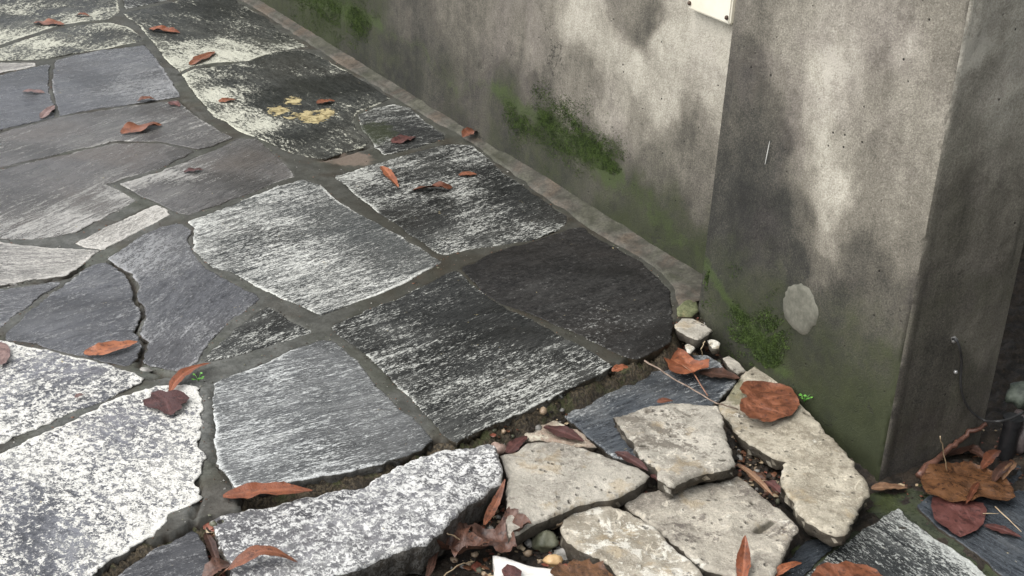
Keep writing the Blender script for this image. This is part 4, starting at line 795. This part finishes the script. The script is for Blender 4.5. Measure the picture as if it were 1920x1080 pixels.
LL = [
 ((418,932),(586,921),27,'orange','bright orange curled long leaf on the granite block below the grey slab',dict(z=.004, fold=.55, lift=.006, bend=.02)),
 ((158,664),(258,641),19,'orange','long orange leaf across the end of the crooked crack at left',dict(z=.004, bend=-.07, fold=.5)),
 ((318,736),(396,681),15,'orange','narrow orange leaf arching over the joint above the wine red leaf',dict(z=.006, lift=.012, bend=.1)),
 ((428,1068),(558,1055),22,'rust','arched rust brown leaf on the near end of the granite block',dict(z=.006, lift=.022, bend=.17, stem=[(415,1075,-.005),(405,1088,-.02)])),
 ((228,251),(303,234),17,'rust','folded rust orange leaf lying on the brown grey slab at left',dict(fold=.6, lift=.008)),
 ((716,312),(746,352),15,'orange','orange leaf folded lengthwise at the left of the pair on the black slab',dict(fold=.7)),
 ((775,357),(848,351),13,'rust','twisted rust coloured leaf right of the folded one on the black slab',dict(twist=1.2, fold=.6, lift=.014, bend=-.12)),
 ((280,54),(337,62),10,'orange','small orange leaf on the topmost slab by the wall',dict(fold=.5)),
 ((357,122),(403,97),13,'rust','rust leaf on the white crusted front edge of the topmost slab',dict(fold=.4)),
 ((63,43),(121,46),11,'rust','flat rust leaf near the top left corner',dict()),
 ((142,30),(169,31),19,'rust','short upturned rust leaf at the top left, right of the flat one',dict(fold=.7, lift=.01)),
 ((42,172),(84,174),13,'pink','faded pink leaf on the blue grey slab at the left edge',dict()),
 ((258,190),(292,187),14,'rust','curled rust leaf on the joint at the right end of the blue grey slab',dict(fold=.6, lift=.01)),
 ((318,191),(337,200),11,'red','small reddish leaf just right of the curled rust one',dict()),
 ((410,191),(442,187),10,'rust','small rust leaf on the white streaks of the slab with yellow lichen',dict()),
 ((345,323),(380,318),10,'red','dark red leaf on the brown slab in the middle left',dict()),
 ((735,268),(779,257),14,'red','dark red leaf on the small mossy slab near the wall',dict()),
 ((868,258),(900,247),20,'rust','curled rusty leaf standing against the wall on the cement strip',dict(z=.012, fold=.8, lift=.014)),
 ((860,329),(894,327),13,'rust','rust brown leaf at the right of those on the black slab',dict()),
 ((594,194),(628,189),9,'rust','thin rust leaf scrap beside the yellow lichen',dict()),
 ((78,222),(102,198),14,'pink','faint pink brown leaf stuck to the joint of the blue grey slabs',dict(z=.002)),
 ((140,746),(160,740),10,'pink','tiny pink leaf scrap on the white crusted slab at left',dict(z=.006)),
 ((1148,697),(1178,688),14,'orange','small orange leaf caught in the broken pavement edge',dict(z=.0, fold=.6)),
 ((1232,755),(1262,752),13,'rust','small rust leaf behind the top edge of the square pitted stone',dict(z=-.010)),
 ((1382,870),(1450,931),11,'tan','stiff reddish tan leaf sliver in the dark hole beside the stained stone',dict(z=-.036, fold=.7)),
 ((1433,902),(1463,925),34,'red','wine red leaf half hidden in the dark hole',dict(z=-.04, fold=.6)),
 ((1391,1092),(1393,1036),26,'orange','orange leaf pointing up at the bottom edge of the stained stone',dict(z=-.038, fold=.5, tipl=.03)),
 ((1450,1082),(1503,1056),15,'orange','orange leaf leaning at the right of the stained stone',dict(z=-.05, fold=.7, lift=.01)),
 ((1310,699),(1387,710),20,'brown','dark brown leaf lying behind the oval orange one on the slate',dict(z=-.030)),
 ((1634,917),(1702,916),15,'tan','pale tan leaf at the pillar corner pointing from the long tan stone',dict(z=-.085, fold=.5)),
 ((1153,848),(1215,884),16,'red','wet red leaf jammed between the triangular and the pitted stone',dict(z=-.022, fold=.6)),
 ((1222,890),(1245,912),12,'red','red leaf scrap below the corner of the pitted stone',dict(z=-.03)),
 ((950,850),(988,818),20,'red','dark red leaf in the gap behind the triangular stone',dict(z=-.03)),
 ((1020,800),(1095,828),20,'red','red brown leaf scrap lying on the cream stone fragment',dict(z=-.027, fold=.2)),
 ((908,985),(945,930),15,'rust','upright rust leaf rising from the gap by the granite block',dict(z=-.035, fold=.7, tipl=.03)),
 ((800,1085),(828,1005),14,'brown','narrow brown leaf hanging down the side of the granite block',dict(z=-.045, fold=.7)),
 ((384,1000),(414,1072),18,'brown','brown leaf hanging down in the dark hole at the bottom left',dict(z=-.02, fold=.7)),
 ((380,1090),(440,1060),24,'brown','curled brown leaf at the bottom left corner of the granite block',dict(z=-.01, fold=.8, lift=.02)),
 ((1835,905),(1812,945),12,'rust','thin rust leaf lying on top of the soaked maple leaves',dict(z=-.070, fold=.6)),
 ((1862,905),(1898,865),20,'brown','crumpled brown leaf at the right behind the soaked maple leaves',dict(z=-.07, fold=.8, lift=.012)),
 ((1840,880),(1875,845),20,'rust','crumpled rust leaf behind the crumpled brown one at right',dict(z=-.07, fold=.9, lift=.014)),
 ((1880,900),(1905,868),14,'tan','pale curled leaf at the far right by the wet slab',dict(z=-.07, fold=.9, lift=.014)),
 ((1765,860),(1830,835),22,'brown','dark brown leaf against the foot of the pillar side',dict(z=-.08, fold=.6, lift=.01)),
 ((1800,840),(1850,862),20,'brown','soaked brown leaf in the litter right of the pillar foot',dict(z=-.08, fold=.6, lift=.01)),
 ((1845,985),(1915,1008),12,'red','thin red leaf tip at the right of the reddish soaked leaf',dict(z=-.083, fold=.2)),
]
for p0, p1, w, c_, lab, k in LL: long_leaf(p0, p1, w, c_, lab, **k)
def flat_leaf(world, base, tips, z, col, label, crinkle=.004, cup=.0, grid=.0045, stem=None, name='fallen_leaf', edgelift=0.0):
    R = ragged(world, .004, .0008, z*50); lo_, hi_ = R.min(0), R.max(0)
    gx, gy = np.meshgrid(np.arange(lo_[0], hi_[0], grid), np.arange(lo_[1], hi_[1], grid)); gp = np.stack([gx.ravel(), gy.ravel()], 1)
    d = dist_poly(gp, R); gp = gp[inside(gp, R) & (d > grid*.5)]
    vs, fs, ring = cdt(R, gp); sdn = random.random()*50; d = dist_poly(vs, R)
    vn = np.full(len(vs), 1e9)
    for t in tips: vn = np.minimum(vn, dist_poly(vs, np.array([base, t]), False))
    r = np.hypot(vs[:, 0]-base[0], vs[:, 1]-base[1]); 
    zz = [z+.0012+crinkle*(.55+fbm(p[0]*22, p[1]*22, sdn, 3)*1.1)+edgelift*(max(0, 1-dd/.02))**2*(.5+fbm(p[0]*18, p[1]*18, sdn+4, 2))+min(v_, .02)*.12 for p, dd, v_ in zip(vs, d, vn)]
    V = np.column_stack([vs, np.maximum(zz, z+.0005)])
    e = empty(name, (base[0], base[1], z), label, 'leaf', GL)
    mesh('blade', V-np.array(e.location), fs, LM[col], e, True, {'vein': np.clip(1.4-vn/.0022, 0, 1)}, center=False)
    if stem:
        o = tube('stem', [np.array(p)-np.array(e.location) for p in stem], .0012, M_stem, e); o.location = Vector(o.location)+e.location
    return e
def px_leaf(px, bpx, tips, z, col, label, **k):
    return flat_leaf(Gp(px, z), G(*bpx, z)[:2], [G(*t, z)[:2] for t in tips], z, col, label, **k)
b3 = lambda a: [(1120+x/3.857, 640+y/3.857) for x, y in a]
px_leaf(b3([(1025,375),(1045,330),(1085,308),(1140,303),(1200,306),(1265,315),(1330,330),(1385,352),(1415,385),(1445,430),(1466,472),(1440,515),(1400,552),(1350,580),(1300,602),(1240,614),(1190,616),(1130,603),(1090,585),(1062,550),(1028,520),(1022,480),(1035,450),(1082,437),(1075,415),(1045,405)]),
        (1397,756), [(1499,762), (1450,722), (1410,720), (1440,797), (1400,790), (1480,745), (1475,782)], -.033, 'rust', 'big round rust brown leaf on the long tan stone by the pillar', crinkle=.005, edgelift=.004)
px_leaf([(1237,674),(1247,663),(1257,655),(1268,657),(1277,662),(1289,672),(1301,684),(1314,688),(1328,688),(1327,700),(1315,706),(1301,710),(1283,711),(1265,708),(1255,700),(1250,690)],
        (1301,698), [(1245,670), (1260,700), (1275,665)], -.030, 'orange', 'oval orange leaf with long thin stem on the dark blue slate', crinkle=.006, edgelift=.006,
        stem=[(*G(1280,685,-.025)[:2], -.025), (*G(1301,700,-.024)[:2], -.024), (*G(1314,722,-.02)[:2], -.02), (*G(1327,742,-.022)[:2], -.022)])
px_leaf([(268,752),(282,748),(285,737),(300,734),(312,738),(330,735),(345,740),(356,748),(350,757),(340,762),(342,770),(330,774),(322,782),(308,778),(296,770),(280,768),(270,762)],
        (312,752), [(275,757), (350,748), (320,778), (290,738)], .005, 'red', 'flat wine red leaf stuck on the white speckled slab', crinkle=.0012)
px_leaf([(-12,650),(0,645),(12,648),(19,658),(19,672),(12,684),(0,688),(-12,680),(-18,665)], (0,685), [(0,650),(12,660)], .006, 'pink', 'round pinkish leaf cut by the left edge of the photo', crinkle=.002)
def maple(ctr, R0, ang, z, col, label, sq=1.0, crinkle=.008, edgelift=.01, stemlen=0.0, lobes=5):
    c = G(*ctr, z)[:2]; out = []; tips = []
    for k in range(lobes):
        a = math.radians(ang)+(k-(lobes-1)/2)*math.radians(285/lobes); Lk = R0*(1.0-.13*abs(k-(lobes-1)/2))
        half = math.radians(285/lobes)/2
        for da, rr in ((-half*.98, .60), (-half*.72, .72), (-half*.62, .83), (-half*.45, .80), (-half*.22, .90), (0, 1.0), (half*.22, .90), (half*.45, .80), (half*.62, .83), (half*.72, .72)):
            out.append(c+np.array([math.cos(a+da), math.sin(a+da)*sq])*Lk*rr)
        tips.append(c+np.array([math.cos(a), math.sin(a)*sq])*Lk*.92)
    out.append(c+np.array([math.cos(math.radians(ang+180)), math.sin(math.radians(ang+180))*sq])*R0*.12)
    st = None
    if stemlen:
        b = np.array([math.cos(math.radians(ang+175)), math.sin(math.radians(ang+175))]); st = [(*c, z+.006), (*(c+b*stemlen*.5), z+.009), (*(c+b*stemlen), z+.006)]
    return flat_leaf(np.array(out), c, tips, z, col, label, crinkle=crinkle, edgelift=edgelift, stem=st)
maple((868,1030), .058, 200, -.050, 'brown', 'crumpled brown maple leaf left of the pair in the earth gap', crinkle=.018, edgelift=.02, stemlen=.05)
maple((930,1010), .060, -70, -.046, 'brown', 'crumpled brown maple leaf right of the pair beside the white stone', crinkle=.02, edgelift=.022)
px_leaf([(1030,1082),(1048,1062),(1062,1068),(1075,1052),(1090,1058),(1104,1053),(1112,1063),(1130,1060),(1136,1074),(1150,1085),(1140,1110),(1060,1115)], (1095,1105), [(1048,1064),(1078,1056),(1108,1056),(1134,1066)], -.034, 'wetbrown', 'rusty lobed leaf at the bottom edge on the white crusted stone', crinkle=.006, edgelift=.004)
px_leaf([(1520,1084),(1530,1068),(1550,1060),(1570,1062),(1585,1056),(1605,1060),(1625,1062),(1642,1072),(1655,1088),(1640,1115),(1540,1115)], (1588,1110), [(1530,1072),(1560,1062),(1600,1060),(1638,1076)], -.084, 'rust', 'rust orange rounded leaf at the bottom edge on the dark wet slab', crinkle=.004, edgelift=.003)
px_leaf([(1725,897),(1742,882),(1775,876),(1808,872),(1838,880),(1862,890),(1885,905),(1899,922),(1902,940),(1885,950),(1860,948),(1840,940),(1820,948),(1790,945),(1760,940),(1738,932),(1726,915)],
        (1820,915), [(1735,900), (1895,935), (1780,940), (1860,895), (1790,880)], -.078, 'wetbrown', 'broad soaked brown leaf, upper one of the two on the wet slab at right', crinkle=.006, edgelift=.004)
px_leaf([(1748,938),(1780,940),(1815,942),(1842,948),(1850,962),(1842,985),(1830,1000),(1815,1006),(1800,1010),(1785,1004),(1765,992),(1750,975),(1744,955)],
        (1800,945), [(1760,975), (1800,1005), (1835,990)], -.0845, 'red', 'reddish soaked leaf, lower one of the two on the wet slab at right', crinkle=.003, edgelift=.003)
px_leaf([(940,1072),(950,1062),(965,1066),(978,1076),(975,1092),(950,1095)], (960,1090), [(955,1066)], -.042, 'red', 'small brown leaf lying on the bright white stone', crinkle=.003)
# twigs and straws
def twig(pts, r, mat, label, amp=.004, cat='twig', seed=1.):
    P3 = []
    for (x, y, z), (x2, y2, z2) in zip(pts[:-1], pts[1:]):
        P3 += wig(G(x, y, z), G(x2, y2, z2), 6, amp, seed)[:-1]; seed += 3
    P3.append(G(*pts[-1])); return tag(tube('twig', P3, r, mat, None, 6, .6), label, cat)
M_twig = simple('grey_twig', (.14, .095, .07), (.34, .26, .20), 80, .6); M_root = simple('wet_root', (.07, .03, .02), (.20, .10, .07), 50, .45)
twig([(1208,676,.004),(1262,710,-.015),(1343,756,-.006),(1384,768,-.025)], .0016, M_twig, 'long thin grey twig lying across the dark blue slate')
twig([(1722,892,-.075),(1770,850,-.065),(1805,822,-.05),(1850,795,-.03)], .0065, M_root, 'brown rotting stick along the foot of the pillar side', cat='stick', amp=.01)
twig([(1763,818,.02),(1769,850,-.03),(1776,884,-.07)], .0011, M_straw, 'thin straw standing in the litter beside the pillar side', cat='straw')
twig([(1866,950,-.075),(1915,997,-.08)], .0011, M_straw, 'pale straw right of the soaked leaves on the wet slab', cat='straw', amp=.001)
twig([(1843,963,-.078),(1872,963,-.078)], .0008, M_straw, 'short pale straw lying level across the soaked leaves', cat='straw', amp=.001)
twig([(838,1000,-.02),(862,1012,-.035),(905,1022,-.04)], .0012, M_straw, 'thin brown twig leaning from the granite block onto the maple leaves')
twig([(828,1085,-.05),(858,1060,-.045),(890,1052,-.05)], .001, M_straw, 'straw at the bottom edge below the crumpled maple leaves', cat='straw')
twig([(1322,640,.0),(1314,655,-.015),(1318,668,-.03)], .0012, M_straw, 'tiny straw among the chips in the pillar corner', cat='straw')
# loose things right of the pillar
tag(blob('pebble', G(1915, 742, .0), .028, simple('lichened_stone', (.03, .04, .03), (.11, .13, .10), 50, .6), sq=(1, .8, .8), seed=4.), 'grey green lichened stone at the right edge behind the pillar', 'pebble')
tag(blob('pebble', G(1918, 808, -.05), .035, simple('mauve_stone', (.05, .04, .04), (.12, .10, .095), 40, .5), sq=(.8, 1, 1), seed=9.), 'mauve grey stone at the right edge below the cable', 'pebble')
# seedlings
M_green = simple('fresh_green_leaf', (.06, .20, .03), (.16, .42, .07), 60, .4)
def seedling(x, y, z, r, label, n=7):
    e = empty('seedling', G(x, y, z), label, 'seedling'); b = G(x, y, z)
    for k in range(n):
        a = k*2.4+random.random()*.5; L = r*random.uniform(.6, 1.1); h = r*random.uniform(.5, 1.5); c = np.array([math.cos(a)*L, math.sin(a)*L, h])
        s_ = tube('stem', [np.zeros(3), c*.5+np.array([0, 0, h*.2]), c], .0005, M_green, e, 4); s_.location = Vector(s_.location)+e.location
        V = []; lr = r*.42; dn = c/np.linalg.norm(c); sdv = np.array([-dn[1], dn[0], 0]); sdv /= np.linalg.norm(sdv)+1e-9; fw_ = np.array([dn[0], dn[1], .15])
        for q in range(8):
            t = q/8*6.283; V.append(c+fw_*lr*(math.cos(t)+.6)+sdv*lr*math.sin(t)*.8+np.array([0, 0, .15*lr*math.cos(2*t)]))
        V.append(c+fw_*lr*.6-np.array([0, 0, lr*.1])); mesh('leaf', V, [(q, (q+1) % 8, 8) for q in range(8)], M_green, e, True, center=False)
    return e
seedling(1508, 754, -.035, .010, 'tiny bright green seedling between the round rust leaf and the pillar')
seedling(388, 1002, -.03, .012, 'green seedling growing in the dark hole left of the granite block', 8)
seedling(372, 714, .0, .008, 'tiny green seedling in the joint beside the narrow orange leaf', 6)
